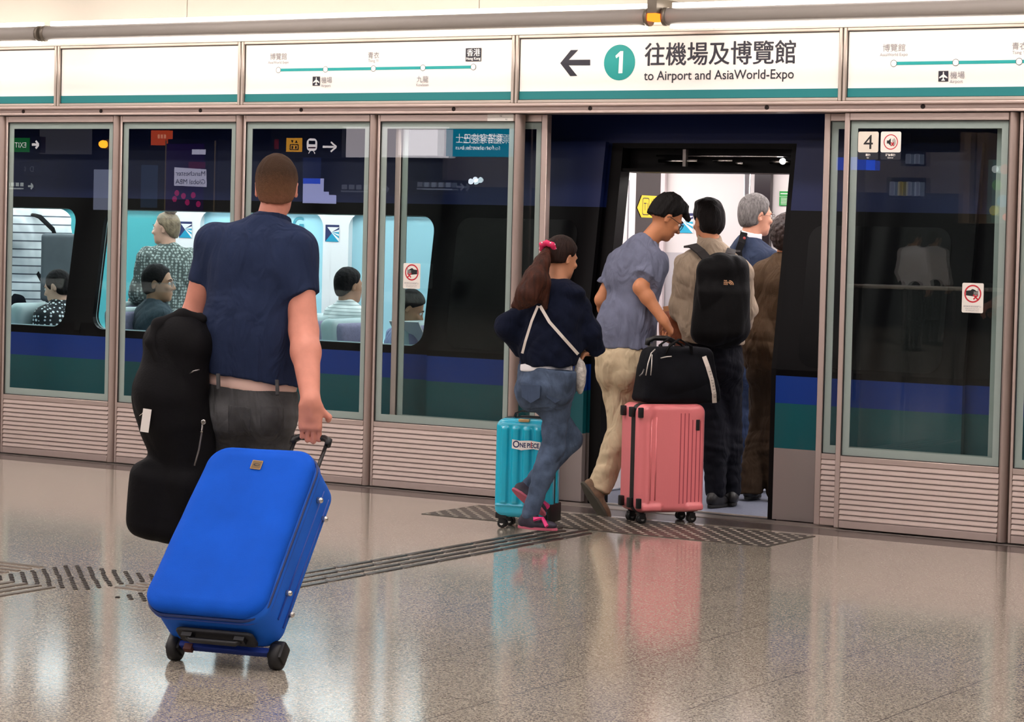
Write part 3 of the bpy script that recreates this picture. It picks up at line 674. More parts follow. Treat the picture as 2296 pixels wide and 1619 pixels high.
for x0, x1, z, r in ((-6.98, -6.72, 2.032, .011), (-6.62, -6.49, 2.035, .008), (-6.47, -6.42, 2.02, .012), (-6.25, -6.12, 2.03, .012)):
    b = MB(); b.tube([(x0, y, z), (x1, y, z)], r); b.build('actuator', CHR, car)
b = MB(); b.box(-6.805, -6.785, y-.03, y, 2.0, 2.10); b.build('hanger', mat('hanger_steel', '#8a8380', .4, .7), car)
b = MB(); b.lathe((-6.16, y-.02, 2.034), (0, -1, 0), [(0, .018), (.01, .016), (.012, .008)], 16); b.build('door_lamp', glow('door_lamp_glow', '#ffffff', 14.), car)
b = MB(); b.box(DX0, DX1, .24, .36, -.06, -.012); b.build('sill', mat('sill_dark', '#1b191a', .4), car)
b = MB(); b.box(DX0+.07, DX1-.05, .335, .352, -.012, -.006); b.build('sill_edge', mat('sill_bright', '#d8d0c8', .3, .6), car)
# plug door leaves slid open along the outside
def leaf(x0, x1):
    global b
    b = MB()
    for z0, z1, mi in BANDS: q_(x0, x1, max(z0, .0), min(z1, 2.14), mi, -.075, .04)
    o = b.build('door_leaf', BM, car)
    b = MB(); xm = (x0+x1)/2; O = rrect(x1-x0-.26, .80, .09, 6); b.poly([tp(xm+u, 1.27+v, -.079) for u, v in O]); b.build('leaf_window', mat('leaf_dark_glass', '#08080a', .2, spec=.12), o)
    return o
leaf(-8.40, -7.285); leaf(-6.035, -4.92)
# interior
IW = mat('cabin_white', '#f3eeec', .45); IG = mat('cabin_grey', '#aba6a8', .45)
b = MB(); b.box(-20, 2, .335, 3.2, -.06, -.014); b.build('cabin_floor', mat('cabin_floor_blue', '#6f7484', .55, bump=.03, vary=.12, vscale=60), car)
b = MB(); b.box(-20, 2, .55, 3.2, 2.2, 2.24); b.build('cabin_ceiling', IW, car)
for y0 in (.95, 1.75, 2.55):
    for k in range(9): b = MB(); b.box(-16+1.7*k, -14.5+1.7*k, y0-.10, y0+.10, 2.17, 2.2); b.build('cabin_lamp', glow('cabin_glow', '#fff6f4', 13.), car)
YF = 3.05
FW = [(-14.9, -13.07), (-12.42, -11.28+.0), (-11.05, -9.85), (-9.62, -8.8)]
p1 = wl(385, 560, YF)[0]; p2 = wl(448, 560, YF)[0]; p3 = wl(724, 560, YF)[0]; p4 = wl(781, 560, YF)[0]
FW = [(p1-1.25, p1), (p2, p3), (p4, p4+1.2)]
b = MB(); xs = [-20]+[v for w_ in FW for v in w_]+[-8.6]
for i in range(0, len(xs), 2): b.box(xs[i], xs[i+1], YF, YF+.06, 0, 2.2)
for w0, w1 in FW: b.box(w0, w1, YF, YF+.06, 0, .72); b.box(w0, w1, YF, YF+.06, 1.70, 2.2)
b.mi = 2; b.box(-8.6, 2, YF, YF+.06, 1.47, 2.2); b.mi = 1; b.box(-8.6, 2, YF-.01, YF+.06, 0, 1.47)
b.build('cabin_wall', [IW, IG, mat('vestibule_white', '#cfc8c5', .45)], car)
for i, (w0, w1) in enumerate(FW):
    b = MB(); hw = (w1-w0)/2; cx = (w0+w1)/2; O = rrect(w1-w0+.0, .98, .12, 6); n = len(O)
    for k in range(n):
        A, B = O[k], O[(k+1) % n]; b.poly([(cx+A[0], YF-.002, 1.21+A[1]), (cx+B[0], YF-.002, 1.21+B[1]), (cx+B[0]*1.12, YF-.002, 1.21+B[1]*1.14), (cx+A[0]*1.12, YF-.002, 1.21+A[1]*1.14)])
    b.build('far_window_rim', IW, car)
    b = MB(); b.box(w0, w1, YF+.05, YF+.06, .7, 1.72); b.build('far_window', mat(['far_pane_teal', 'far_pane_cyan', 'far_pane_cyan2'][i], ['#58b0b4', '#b4e4ef', '#a5cdd6'][i], .25), car)
g = wl(697, 503, YF+.045); P = Print((g[0]-.13, YF+.045, g[2]-.055), (1, 0, 0), (0, 0, 1)); P.text('-G', -.1, 0, .16, mat('far_pane_letters', '#4a9db0', .4), 'LEFT', .003); P.build('window_lettering', car)
def rail_logo(px, py, s=.13):
    c = wl(px, py, YF-.004); P = Print((c[0]-s/2, YF-.004, c[2]-s/2), (1, 0, 0), (0, 0, 1)); n, c_ = mat('logo_navy', '#23295a', .5), mat('logo_cyan', '#1795b5', .5)
    P.rect(0, 0, s, s, WHITE); P.poly([(0, 0), (.0, s), (.48*s, .5*s)], n); P.poly([(0, 0), (.48*s, .5*s), (s, 0)], c_); P.rect(0, .86*s, s, s, n)
    for u, v in ((1, .72), (1, .45), (1, .2)): P.poly([(.46*s, .56*s), (u*s, v*s), (u*s, (v+.13)*s)], n if v > .6 else c_)
    P.build('rail_logo', car)
rail_logo(416, 515); rail_logo(745, 523); rail_logo(1534, 500, .14)
# vestibule
b = MB(); b.box(-7.56, -7.51, .52, 1.22, 0, 2.18); b.build('partition_panel', IW, car)
b = MB(); b.box(-7.56, -7.51, 1.22, 1.55, 0, 2.18); b.build('partition_glass', mat('partition_dark', '#251d1e', .2), car)
b = MB(); b.box(-7.512, -7.507, 1.12, 1.132, 1.2, 1.92); b.box(-7.512, -7.507, 1.07, 1.132, 1.92, 1.93); b.build('panel_groove', GREYINK, car)
xa = wl(1674, 480, 2.3)[0]; b = MB(); b.tube([(xa, 2.3, 0), (xa, 2.3, 2.18)], .022, 14); b.build('grab_pole', CHR, car)
xa, xb = wl(1692, 450, YF-.05)[0], wl(1728, 450, YF-.05)[0]; b = MB(); b.box(xa, xb, YF-.06, YF-.02, 0, 2.1); b.build('dark_door_strip', mat('partition_dark'), car)
xa, xb = wl(1479, 450, YF-.05)[0], wl(1490, 450, YF-.05)[0]; b = MB(); b.box(xa, xb, YF-.05, YF-.02, 0, 2.15); b.build('door_strip', mat('cabin_grey_pink', '#c2b4b4', .4), car)
c = wl(1426, 500, 1.3); # yellow arrow board on the dark partition
P = Print((-7.507, 1.235, 1.70), (0, 1, 0), (0, 0, 1)); Yl = mat('sign_yellow', '#e8c61e', .5); P.poly([(0, .06), (.06, 0), (.5, 0), (.5, .14), (.06, .14)], Yl); P.rr(.07, .015, .16, .125, .015, BLACK); P.rr(.076, .021, .154, .119, .012, Yl); P.text('T1', .115, .045, .07, BLACK, 'CENTER', 0, fit=.055); P.text('1號客運大樓', .18, .08, .05, BLACK); P.text('Terminal 1', .18, .03, .045, BLACK); P.build('terminal_sign', car)
a_, e_ = wl(1747, 461, YF-.01), wl(1772, 429, YF-.01); P = Print((a_[0], YF-.01, a_[2]), (1, 0, 0), (0, 0, 1)); w_, h_ = e_[0]-a_[0], e_[2]-a_[2]; G_ = mat('notice_green', '#1f8a3a', .5); P.rect(0, 0, w_, h_, G_); P.rect(0, h_*.63, w_, h_*.65, PAPER)
for k in range(5): P.rect(w_*.15, h_*(.1+.1*k), w_*.85, h_*(.13+.1*k), PAPER)
P.rect(w_*.1, h_*.8, w_*.9, h_*.86, PAPER); P.build('green_notice', car)

# ------------------------------------------------------------------ seats of the cabin
SHELL = mat('seat_shell', '#aebcbb', .55); LILAC = mat('seat_lilac', '#857d95', .9, bump=.25, bscale=90, vary=.12, vscale=40)
def seat_proto():
    t = thing('passenger_seat', 'seat', 'seat')
    solid('back_shell', [rbox((-.2, 0, .69), (.06, .225, .33), [(1, 0, .12), (0, 1, 0), (-.12, 0, 1)], .05)], SHELL, t, .014)
    solid('back_cushion', [rbox((-.15, 0, .62), (.04, .19, .20), [(1, 0, .12), (0, 1, 0), (-.12, 0, 1)], .035)], SHELL, t, .014)
    solid('headrest', [rbox((-.175, 0, .885), (.045, .185, .105), [(1, 0, .12), (0, 1, 0), (-.12, 0, 1)], .04)], LILAC, t, .014)
    solid('seat_cushion', [rbox((.08, 0, .40), (.24, .22, .06), None, .04)], LILAC, t, .014)
    b = MB(); b.box(-.12, .2, -.18, .18, 0, .345); b.build('base', IG, t); return t
def copy_tree(o, parent=None):
    c = o.copy(); COL.objects.link(c)
    if parent is not None: c.parent = parent
    for ch in list(o.children): copy_tree(ch, c)
    return c
SEAT0 = seat_proto(); nseat = 0
def seat(px, py, Y, face, label, dx=0.):
    """face +1: looks along +x"""
    global nseat
    p = wl(px, py, Y); o = SEAT0 if nseat == 0 else copy_tree(SEAT0); nseat += 1
    o.location = (p[0]+.18*face+dx, Y, -.014); o.rotation_euler = (0, 0, 0 if face > 0 else math.pi); o['label'] = label; o['group'] = 'seats in the train'; return o
# ------------------------------------------------------------------ people
def U(v): v = np.array(v, float); return v/(np.linalg.norm(v)+1e-12)
UP = np.array([0, 0, 1.]); FH = U([CF[0], CF[1], 0]); RH = U([CR[0], CR[1], 0])
def skin(name, c): return mat(name, c, .5, spec=.35, bump=.02, bscale=150, vary=.06, vscale=25)
def cloth(name, c, rough=.85, **k): d = dict(bump=.12, bscale=220, vary=.10, vscale=14, spec=.2, fold=.55); d.update(k); return mat(name, c, rough, **d)
def headframe(f, up=UP):
    f = U(f); r = U(np.cross(f, up)); return f, r, np.cross(r, f)
def head_prims(c, f, s=1., up=UP, jaw=1.):
    f, r, u = headframe(f, up); A = [r, f, u]; p = lambda a, b, d: c+(r*a+f*b+u*d)*s
    S = lambda t: tuple(x*s for x in t)
    P = [ell(p(0, -.008, .025), S((.074, .094, .092)), A), ell(p(0, .035, -.035), S((.057, .060, .078)), A, .03*s), ell(p(0, .045, -.082), S((.043*jaw, .042, .034)), A, .03*s),
         ell(p(0, .074, -.104), S((.019*jaw, .017, .016)), A, .02*s), ell(p(0, .083, .016), S((.046, .014, .011)), A, .015*s),
         cone(p(0, .094, .004), p(0, .113, -.035), .007*s, .0115*s, .012*s), ell(p(-.013, .102, -.040), S((.008, .010, .008)), A, .008*s), ell(p(.013, .102, -.040), S((.008, .010, .008)), A, .008*s)]
    for q in (-1, 1): P.append(ell(p(q*.031, .100, -.003), S((.017, .014, .010)), A, .010*s, 's')); P.append(ell(p(q*.034, .080, -.032), S((.022, .016, .014)), A, .02*s))
    P += [ell(p(0, .094, -.065), S((.022, .009, .0065)), A, .006*s), ell(p(0, .092, -.076), S((.019, .009, .007)), A, .006*s), ell(p(0, .107, -.0705), S((.024, .012, .0022)), A, .004*s, 's')]
    for q in (-1, 1):
        ea = [U(r*q*.9-f*.35), U(f*.95+r*q*.35-u*.15), U(u+f*.12)]
        P.append(ell(p(q*.076, -.006, -.012), S((.007, .019, .032)), ea, .008*s)); P.append(ell(p(q*.084, .002, -.010), S((.006, .010, .018)), ea, .006*s, 's'))
    return P
def add_eyes(par, c, f, s=1., up=UP):
    f, r, u = headframe(f, up)
    for q in (-1, 1):
        b = MB(); o = c+(r*q*.031+f*.0845-u*.003)*s; b.lathe(o-f*.010*s, f, [(0, .004*s), (.004*s, .0095*s), (.010*s, .0112*s), (.016*s, .0095*s), (.0195*s, .0055*s)], 12); b.mi = 1; b.lathe(o+f*.0085*s, f, [(0, .0055*s), (.0025*s, .0035*s)], 10)
        b.build('eye', [mat('eye_white', '#e8e2dc', .2), mat('eye_dark', '#1c1210', .2)], par, smooth=True)
        b = MB(); b.tube([c+(r*q*.013+f*.098+u*.018)*s, c+(r*q*.03+f*.0965+u*.024)*s, c+(r*q*.048+f*.084+u*.019)*s], [.003*s, .004*s, .002*s], 6); b.build('eyebrow', mat('brow_dark', '#1e1512', .8), par)
def glasses(par, c, f, s=1., up=UP, col='#2a2a30', rim=.0014):
    f, r, u = headframe(f, up); g = MB(); p = lambda a, b, d: c+(r*a+f*b+u*d)*s
    for q in (-1, 1):
        O = [p(q*.033+.024*math.cos(t), .108-.004*abs(math.cos(t)), -.006+.019*math.sin(t)) for t in [2*math.pi*k/18 for k in range(18)]]; g.tube(O, rim*s, 6, closed=True)
        g.tube([p(q*.057, .104, -.002), p(q*.073, .085, -.002), p(q*.080, .0, .0), p(q*.081, -.015, -.012)], rim*s, 6)
    g.tube([p(-.010, .108, -.002), p(0, .112, .001), p(.010, .108, -.002)], rim*s, 6); o = g.build('glasses', mat('glasses_'+col[1:], col, .3, .4), par)
    b = MB()
    for q in (-1, 1): b.poly([p(q*.033+.023*math.cos(t), .108-.004*abs(math.cos(t)), -.006+.018*math.sin(t)) for t in [2*math.pi*k/18 for k in range(18)]])
    b.build('lenses', glass('lens_glass', '#f0f8fa', 1.5, 0, .6), o)
def hair_prims(c, f, s=1., up=UP, th=.010, nape=-.075, brow=.052, slope=.95, vol=0., ears=True):
    f, r, u = headframe(f, up); A = [r, f, u]; p = lambda a, b, d: c+(r*a+f*b+u*d)*s
    P = [ell(p(0, -.010, .027), tuple(x*s for x in (.074+th, .094+th, .092+th+vol)), A), ell(p(0, -.045, -.03), tuple(x*s for x in (.062+th*.5, .05+th*.5, .062+th*.3)), A, .03*s)]
    P.append(cut(p(0, .062, brow), f*1.0-u*slope, .012*s)); P.append(cut(p(0, -.05, nape), -u*1.0+f*.25, .012*s))
    if ears:
        for q in (-1, 1): P.append(ell(p(q*.088, .004, -.022), tuple(x*s for x in (.03, .026, .042)), A, .012*s, 's'))
    return P
def strands(amp, f, seed=0, sc=120):
    A = np.array(headframe(f)); rs = np.random.RandomState(seed); K = rs.normal(size=(6, 2))*sc; ph = rs.uniform(0, 6, 6)
    def g(P):
        l = P@A.T; d = 0
        for i in range(6): d = d+np.sin(l[:, 1]*K[i, 0]+l[:, 0]*K[i, 1]*.5*0+ph[i]+l[:, 0]*K[i, 1]+np.sin(l[:, 2]*25+ph[i]))
        return amp*d/3
    return g
def hand_prims(wr, d, n, side, s=1., curl=(25, 35, 25), tcurl=35, spread=.0):
    """wr wrist, d finger direction, n palm normal, side +1 right / -1 left"""
    d = U(d); n = np.array(n, float); n = U(n-d*np.dot(n, d)); t = np.cross(n, d)*side*-1.0
    P = [rbox(wr+d*.048*s, (.040*s, .015*s, .048*s), [t, n, d], .013*s, .02*s), cone(wr-d*.01*s, wr+d*.04*s, .026*s, .022*s, .02*s)]
    L = [(.040, .026, .020), (.045, .029, .021), (.041, .027, .020), (.032, .021, .018)]; off = [.030, .0105, -.0095, -.028]; rad = [.0090, .0092, .0088, .0078]
    for i in range(4):
        b = wr+d*(.090-abs(off[i])*.12)*s+t*off[i]*s; dd = U(d+t*off[i]*spread*10); a = 0.
        for k in range(3):
            a += R(curl[k]*(1+.06*(i-1))); v = dd*math.cos(a)+n*math.sin(a); e = b+v*L[i][k]*s
            P.append(cone(b, e, (rad[i]-.0007*k)*s, (rad[i]-.0007*(k+1))*s, .005*s)); b = e
    b = wr+d*.022*s+t*.030*s+n*.006*s; v = U(d*.62+t*.70+n*.25); a1 = R(tcurl)
    e = b+v*.042*s; P.append(cone(b, e, .0135*s, .0105*s, .012*s)); v2 = U(v*math.cos(a1)+U(n*.8-t*.5)*math.sin(a1)); e2 = e+v2*.032*s; P.append(cone(e, e2, .0105*s, .0095*s, .006*s)); v3 = U(v2+d*.25*0+n*.2); P.append(cone(e2, e2+v3*.024*s, .0095*s, .0075*s, .005*s))
    return P
def tors(J, g=0., w=1., d=1.):
    up = U(J['nk']-J['pv']); f = U(J['fb']-up*np.dot(J['fb'], up)); r = np.cross(f, up); A = [r, f, up]; L = np.linalg.norm(J['nk']-J['pv']); s = J['s']
    sw = np.linalg.norm(J['shR']-J['shL']); c0 = J['pv']+up*L*.70
    P = [ell(c0, ((.150*s)*w+g, .105*s*d+g, .20*s+g), A), ell(J['pv']+up*L*.36, (.135*s*w+g, .100*s*d+g, .17*s), A, .09), ell(J['pv']+up*.0, (.155*s*w+g, .108*s*d+g, .125*s+g), A, .09),
         cone(J['shL'], J['shR'], .050*s+g, .050*s+g, .07), cone(J['nk']-up*.01, J['shL']*.45+J['nk']*.55-up*.03, .045*s+g, .045*s+g, .05), cone(J['nk']-up*.01, J['shR']*.45+J['nk']*.55-up*.03, .045*s+g, .045*s+g, .05)]
    for q in (-1, 1): P.append(ell(c0+r*q*.075*s*w-f*.055*s*d+up*.03, (.07*s+g, .05*s+g, .10*s+g), A, .05))
    return P
def arm(J, q, g=0., rs=(.056, .043, .041, .027)):
    s = J['s']; P = [cone(J['sh'+q], J['el'+q], rs[0]*s+g, rs[1]*s+g, .03)]
    el, wr = J['el'+q], J['wr'+q]; m = el+(wr-el)*.30; P += [cone(el, m, rs[2]*s+g, rs[2]*1.04*s+g, .02), cone(m, wr, rs[2]*1.0*s+g, rs[3]*s+g, .02)]
    return P
def leg(J, q, g=0., k=.03, knee=.056, calf=True):
    s = J['s']; up = U(J['nk']-J['pv']); f = J['fb']; h, kn, an = J['hip'+q], J['kn'+q], J['an'+q]
    P = [cone(h, kn, .083*s+g, knee*s+g, k), cone(kn, an, knee*.98*s+g, .038*s+g, .03)]
    if calf: a = U(an-kn); back = U(np.cross(np.cross(a, f), a)*1.); P.append(ell(kn+(an-kn)*.28-back*.02*s, (.048*s+g, .05*s+g, .10*s), [U(np.cross(back, a)), back, a], .04))
    return P
def seatp(J, g=0., w=1., d=1.):
    s = J['s']; up = U(J['nk']-J['pv']); f = U(J['fb']-up*np.dot(J['fb'], up)); r = np.cross(f, up); A = [r, f, up]
    P = [ell(J['pv'], (.155*s*w+g, .108*s*d+g, .115*s+g), A)]
    for q, h in ((-1, J['hipL']), (1, J['hipR'])): P.append(ell(h-f*.045*s-up*.005, (.078*s*w+g, .075*s*d+g, .088*s+g), A, .03))
    return P
def neck(J, r=.052): return [cone(J['nk']-UP*.02, J['hd']-U(J['fh'])*.02-UP*.05, r*J['s']*1.1, r*J['s'], .03)]
def shoe(par, an, toe, s, m_up, m_sole, upv=UP, name='shoe'):
    """an ankle, toe direction, upv foot up"""
    t = U(toe); u = U(upv-t*np.dot(upv, t)); sd = np.cross(t, u); A = [t, sd, u]; c = an-u*.055*s
    o = solid(name, [ell(c-t*.025*s+u*.005*s, (.052*s, .036*s, .045*s), A), ell(c+t*.10*s-u*.008*s, (.085*s, .043*s, .030*s), A, .05*s), cone(an+u*.01*s, c+t*.03*s, .042*s, .036*s, .04*s), cut(c-u*.032*s, -u, .006)], m_up, par, .006)
    S = []
    for k in range(20):
        a = 2*math.pi*k/20; x = math.cos(a); y = math.sin(a); S.append(c+t*(.055+.135*x)*s+sd*(.040+.006*x)*y*s-u*.022*s)
    b = MB(); b.prism(S, -u*.016*s); b.build('sole', m_sole, o, bevel=.003)
    return o
def person(label, loc, group=None): return thing('person', label, 'person', (loc[0], loc[1], 0), 0, group)
def body(par, J, m, hands=(), vox=.0055, w=1., d=1., jaw=1., legs=True, armr=(.052, .041, .040, .027), extra=()):
    s = J['s']; P = tors(J, -.012, w, d)+neck(J)+head_prims(J['hd'], J['fh'], s, J.get('hup', UP), jaw)
    if legs: P += seatp(J, -.014, w, d)+leg(J, 'L', -.014)+leg(J, 'R', -.014)
    for q in ('L', 'R'):
        if 'wr'+q in J: P += arm(J, q, 0, armr)
    for h in hands: P += hand_prims(*h[:4], **(h[4] if len(h) > 4 else {}))
    P += list(extra); return solid('body', P, m, par, vox)
# ---- man in the navy polo, seen from behind
CW, CA, CN, CO = U([.981, .192, 0]), U([-.127, .648, .751]), U([.144, -.737, .66]), np.array([-5.528, -5.418, .05])      # axes of his tilted suitcase
HBC = CO+CW*.030+CA*.961+CN*.02                                                                                     # middle of its pull handle
Z0 = 9.8
def mk(Z): return lambda x, y, dz=0.: at(x, y, Z+dz)
p = mk(Z0)
J = dict(s=1.04, fb=U(FH+RH*.10), fh=U(FH*1.0-RH*.05-UP*.02), hd=p(620, 418, .05), nk=p(600, 514, .02), pv=p(560, 885, .03), shL=p(482, 545, .04), shR=p(664, 558, -.02),
         elL=p(440, 705, .08), wrL=p(440, 738, .33), elR=p(681, 742, -.10), wrR=HBC+UP*.136-FH*.030, hipL=p(515, 925, .04), hipR=p(607, 930, .02), knL=p(512, 1130, .26), knR=p(600, 1135, .10), anL=p(520, 1300, .34), anR=p(590, 1322, .02))
M1 = person('man in navy polo shirt and grey jeans seen from behind, pulling the blue suitcase', fl(560, 1356))
SK1 = skin('skin_flushed', '#d8907c')
hb = p(701, 986, -.21)
body(M1, J, SK1, [(J['wrR'], U(-UP*1.0+FH*.02), FH, 1, dict(s=1.14, curl=(14, 85, 75), tcurl=60)), (J['wrL'], U(FH*.8-UP*.3-RH*.1), -UP, -1, dict(s=1.05, curl=(30, 40, 30)))], vox=.0045, w=1.12, d=1.08, armr=(.062, .054, .054, .034))
POLO = cloth('polo_navy', '#222d49', .9, bump=.25, bscale=420, vary=.08)
wv = wrinkle(.006, (14, 14, 5), 3)
g = .014; up = U(J['nk']-J['pv'])
shirt = tors(J, g+.008, 1.16, 1.12)
shirt += [chop(cone(J['shL'], J['shL']*.0+J['elL'], .068, .066, .04), p(430, 628, .06), U(J['elL']-J['shL'])), chop(cone(J['shR']+UP*.0, J['elR'], .072, .068, .04), p(676, 668, -.03), U(J['elR']-J['shR'])+RH*.16)]
shirt += [ell(p(560, 760, .0), (.185, .125, .22), [RH, FH, UP], .10), cut(p(552, 849, -.1), U(-UP-RH*.15), .004)]
solid('polo_shirt', shirt, POLO, M1, .006, wv, .012)
solid('collar', [chop(cone(p(600, 528, .03), p(611, 462, .05), .100, .074, .01), p(611, 476, -.03), U(UP*1.0+FH*.35)), cone(p(606, 540, .03), p(612, 420, .06), .062, .057, .006, 's')], cloth('polo_collar', '#1c2640', .9, bump=.2), M1, .005)
HR1 = mat('hair_cropped_brown', '#4a3322', .85, spec=.2, bump=.5, bscale=260)
zc_ = float(J['hd'][2]); nt = HR1.node_tree       # clipped sides: browner hair on top fades to skin tone at the nape
tc = nt.nodes.new('ShaderNodeTexCoord'); sp = nt.nodes.new('ShaderNodeSeparateXYZ'); nz = nt.nodes.new('ShaderNodeTexNoise'); nz.inputs['Scale'].default_value = 90; mr = nt.nodes.new('ShaderNodeMapRange'); ad = nt.nodes.new('ShaderNodeMath'); ad.operation = 'MULTIPLY_ADD'; ad.inputs[1].default_value = .05
nt.links.new(tc.outputs['Object'], sp.inputs[0]); nt.links.new(tc.outputs['Object'], nz.inputs['Vector']); nt.links.new(nz.outputs['Fac'], ad.inputs[0]); nt.links.new(sp.outputs['Z'], ad.inputs[2]); nt.links.new(ad.outputs[0], mr.inputs['Value'])
mr.inputs['From Min'].default_value = zc_-.055; mr.inputs['From Max'].default_value = zc_+.085; rp = nt.nodes.new('ShaderNodeValToRGB'); nt.links.new(mr.outputs[0], rp.inputs[0])
rp.color_ramp.elements[0].color = lin('#8a5f4a'); rp.color_ramp.elements[1].color = lin('#3b291c'); e_ = rp.color_ramp.elements.new(.45); e_.color = lin('#674833'); nt.links.new(rp.outputs[0], nt.nodes['Principled BSDF'].inputs['Base Color'])
solid('hair', hair_prims(J['hd'], J['fh'], J['s'], th=.007, nape=-.064, brow=.06, slope=.8), HR1, M1, .0045, strands(.0012, J['fh'], 1))
JN = cloth('jeans_charcoal', '#4a4a4b', .9, vary=.38, vscale=9)
tr = seatp(J, .012, 1.14, 1.12)+leg(J, 'L', .014)+leg(J, 'R', .014)+[cut(p(565, 868, -.1), U(UP+RH*.13), .004), cut(J['anR']-UP*.05, -UP, .004)]
solid('jeans', tr, JN, M1, .007, wrinkle(.006, (16, 16, 26), 5, None, (float(p(565, 885)[2]), .12)), .01)
for x0, x1 in ((512, 562), (585, 637)):
    solid('back_pocket', seatp(J, .0165, 1.14, 1.12)+[cut(p((x0+x1)/2, 905, 0), UP+RH*.1, .003), cut(p((x0+x1)/2, 975, 0), -UP, .003), cut(p(x0, 930, -.1), -RH, .003), cut(p(x1, 930, -.1), RH, .003), cut(p(565, 900, -.02), FH, .003)], cloth('jeans_charcoal_pocket', '#434344', .9, vary=.3), M1, .005)
r_ = U(np.cross(J['fb'], up)); bc = p(560, 856, .03)
solid('belt', [ell(bc, (.190, .140, .14), [r_, J['fb'], up], ), cut(bc+UP*.028, U(UP+RH*.14), .003), cut(bc-UP*.030, U(-UP-RH*.14), .003)], mat('belt_pale', '#e3c0b2', .6), M1, .006)
for px in (490, 622):
    b = MB(); q0 = p(px, 838+(px-490)*.115, -.125 if px < 600 else -.12); b.strap([q0, p(px+1, 872+(px-490)*.11, -.128)], -FH, .012, .03); b.build('belt_loop', JN, M1)
SHB = mat('shoe_dark', '#1d1b1c', .5); SOLE = mat('sole_dark', '#0f0f10', .7)
shoe(M1, J['anR']-UP*.0, FH, 1.05, SHB, SOLE); shoe(M1, J['anL'], FH-UP*.1, 1.05, SHB, SOLE)

# ---- black bag hanging on his left arm
BAGB = mat('bag_black_nylon', '#08070a', .7, spec=.15, bump=.2, bscale=120, vary=.3, vscale=12)
q = mk(9.72)
BG = thing('garment_bag', 'long black fabric bag with a white paper tag, hanging from the polo man', 'bag', tuple(q(370, 1200)))
A_ = [RH, FH, UP]
bp = [ell(q(398, 765), (.125, .10, .095), A_), cone(q(398, 790), q(378, 880), .115, .135, .05), ell(q(385, 895), (.135, .11, .19), A_, .06), cone(q(395, 960), q(410, 1060), .115, .085, .05),
      rbox(q(365, 1128), (.125, .10, .135), [U(RH*1+UP*-.12), FH, U(UP+RH*.22)], .05, .05), cone(q(445, 735, .06), q(420, 770, .03), .045, .07, .04), ell(q(440, 1000, .03), (.06, .07, .16), A_, .05)]
solid('bag_body', bp, BAGB, BG, .0065, wrinkle(.012, (9, 9, 4), 8), .02)
mat('strap_black', '#100f11', .8, spec=.15); solid('shoulder_strap', [cone(q(452, 716, .0), q(408, 708, -.03), .022, .026, .02), cone(q(408, 708, -.03), q(355, 728, -.06), .026, .024, .02), cone(q(355, 728, -.06), q(338, 768, -.09), .024, .020, .02), cone(q(338, 768, -.09), q(372, 850, -.115), .020, .016, .02)], MATS['strap_black'], BG, .0065)
b = MB(); c0 = q(327, 943, -.14); b.obox(c0, RH*.98-UP*.12, -FH, U(UP+RH*.12), .0165, .0012, .045); b.build('paper_tag', PAPER, BG, label='white paper luggage tag')
b = MB(); b.tube([q(313, 932, -.09), q(318, 928, -.125), q(322, 924, -.14)], .0012, 6); b.build('tag_string', PAPER, BG)
b = MB(); b.tube([q(455, 940, -.12), q(452, 972, -.12), q(446, 1008, -.12), q(436, 1044, -.115)], .0035, 8); b.build('zip', mat('zip_steel', '#8e8a88', .3, .8), BG)
b = MB(); b.lathe(q(456, 946, -.13), -FH, [(0, .010), (.004, .011), (.008, .007)], 14); b.lathe(q(452, 968, -.125), -FH, [(0, .006), (.006, .004)], 10); b.build('zip_pull', CHR, BG)
b = MB(); b.tube([q(425, 838, -.10), q(434, 832, -.11), q(447, 829, -.10)], .003, 8); b.build('piping', mat('zip_steel'), BG)

# ---- blue suitcase pulled behind him
SB = thing('suitcase', 'bright royal blue fabric suitcase tilted on two wheels behind the man in the polo', 'suitcase', (CO[0], CO[1], 0), 0, None)
cs = lambda u, v, n_: CO+CW*u+CA*v+CN*n_
W2, LL_, DD = .237, .739, .228
BLU = mat('suitcase_blue', '#0552c4', .8, spec=.2, bump=.25, bscale=500, vary=.10, vscale=5); BLU2 = mat('suitcase_blue_side', '#0f5cc6', .7, spec=.3, bump=.15, bscale=400, vary=.06)
AX = [CW, CN, CA]
solid('case_body', [slab(cs(-.016, LL_/2+.008, .100), (W2-.010, .100, LL_/2-.010), AX, .075, .028, taper=-.03, shear=.018)], BLU2, SB, .007)
solid('front_panel', [slab(cs(-.028, LL_/2+.018, .205), (W2-.008, .024, LL_/2-.004), AX, .085, .022, taper=-.045, shear=.027), slab(cs(-.028, LL_/2+.012, .210), (W2-.038, .024, LL_/2-.035), AX, .07, .02, .03, taper=-.045, shear=.027)], BLU, SB, .0065, wrinkle(.0025, (9, 9, 9), 4), .004)
mp = lambda u, v, e: u*(1-.045*v/(LL_/2))+.027*v-e
O = [cs(mp(u, v, .027), LL_/2+.016+v, .184) for u, v in rrect(2*W2-.014, LL_-.006, .085, 8)]
b = MB(); b.tube(O, .0065, 8, closed=True); O2 = [cs(mp(u, v, .022), LL_/2+.012+v, .166) for u, v in rrect(2*W2-.016, LL_-.012, .08, 8)]; b.build('zip_track', mat('zip_dark_blue', '#122a63', .5), SB)
b = MB(); b.tube(O2, .005, 8, closed=True); b.build('piping', mat('piping_blue', '#0f3f9c', .5), SB)
for n_ in (.045, .10): b = MB(); b.tube([cs(W2-.024, .09, n_), cs(W2-.026, LL_/2, n_), cs(W2-.027, LL_-.08, n_)], .004, 8); b.build('side_seam', mat('piping_blue'), SB)
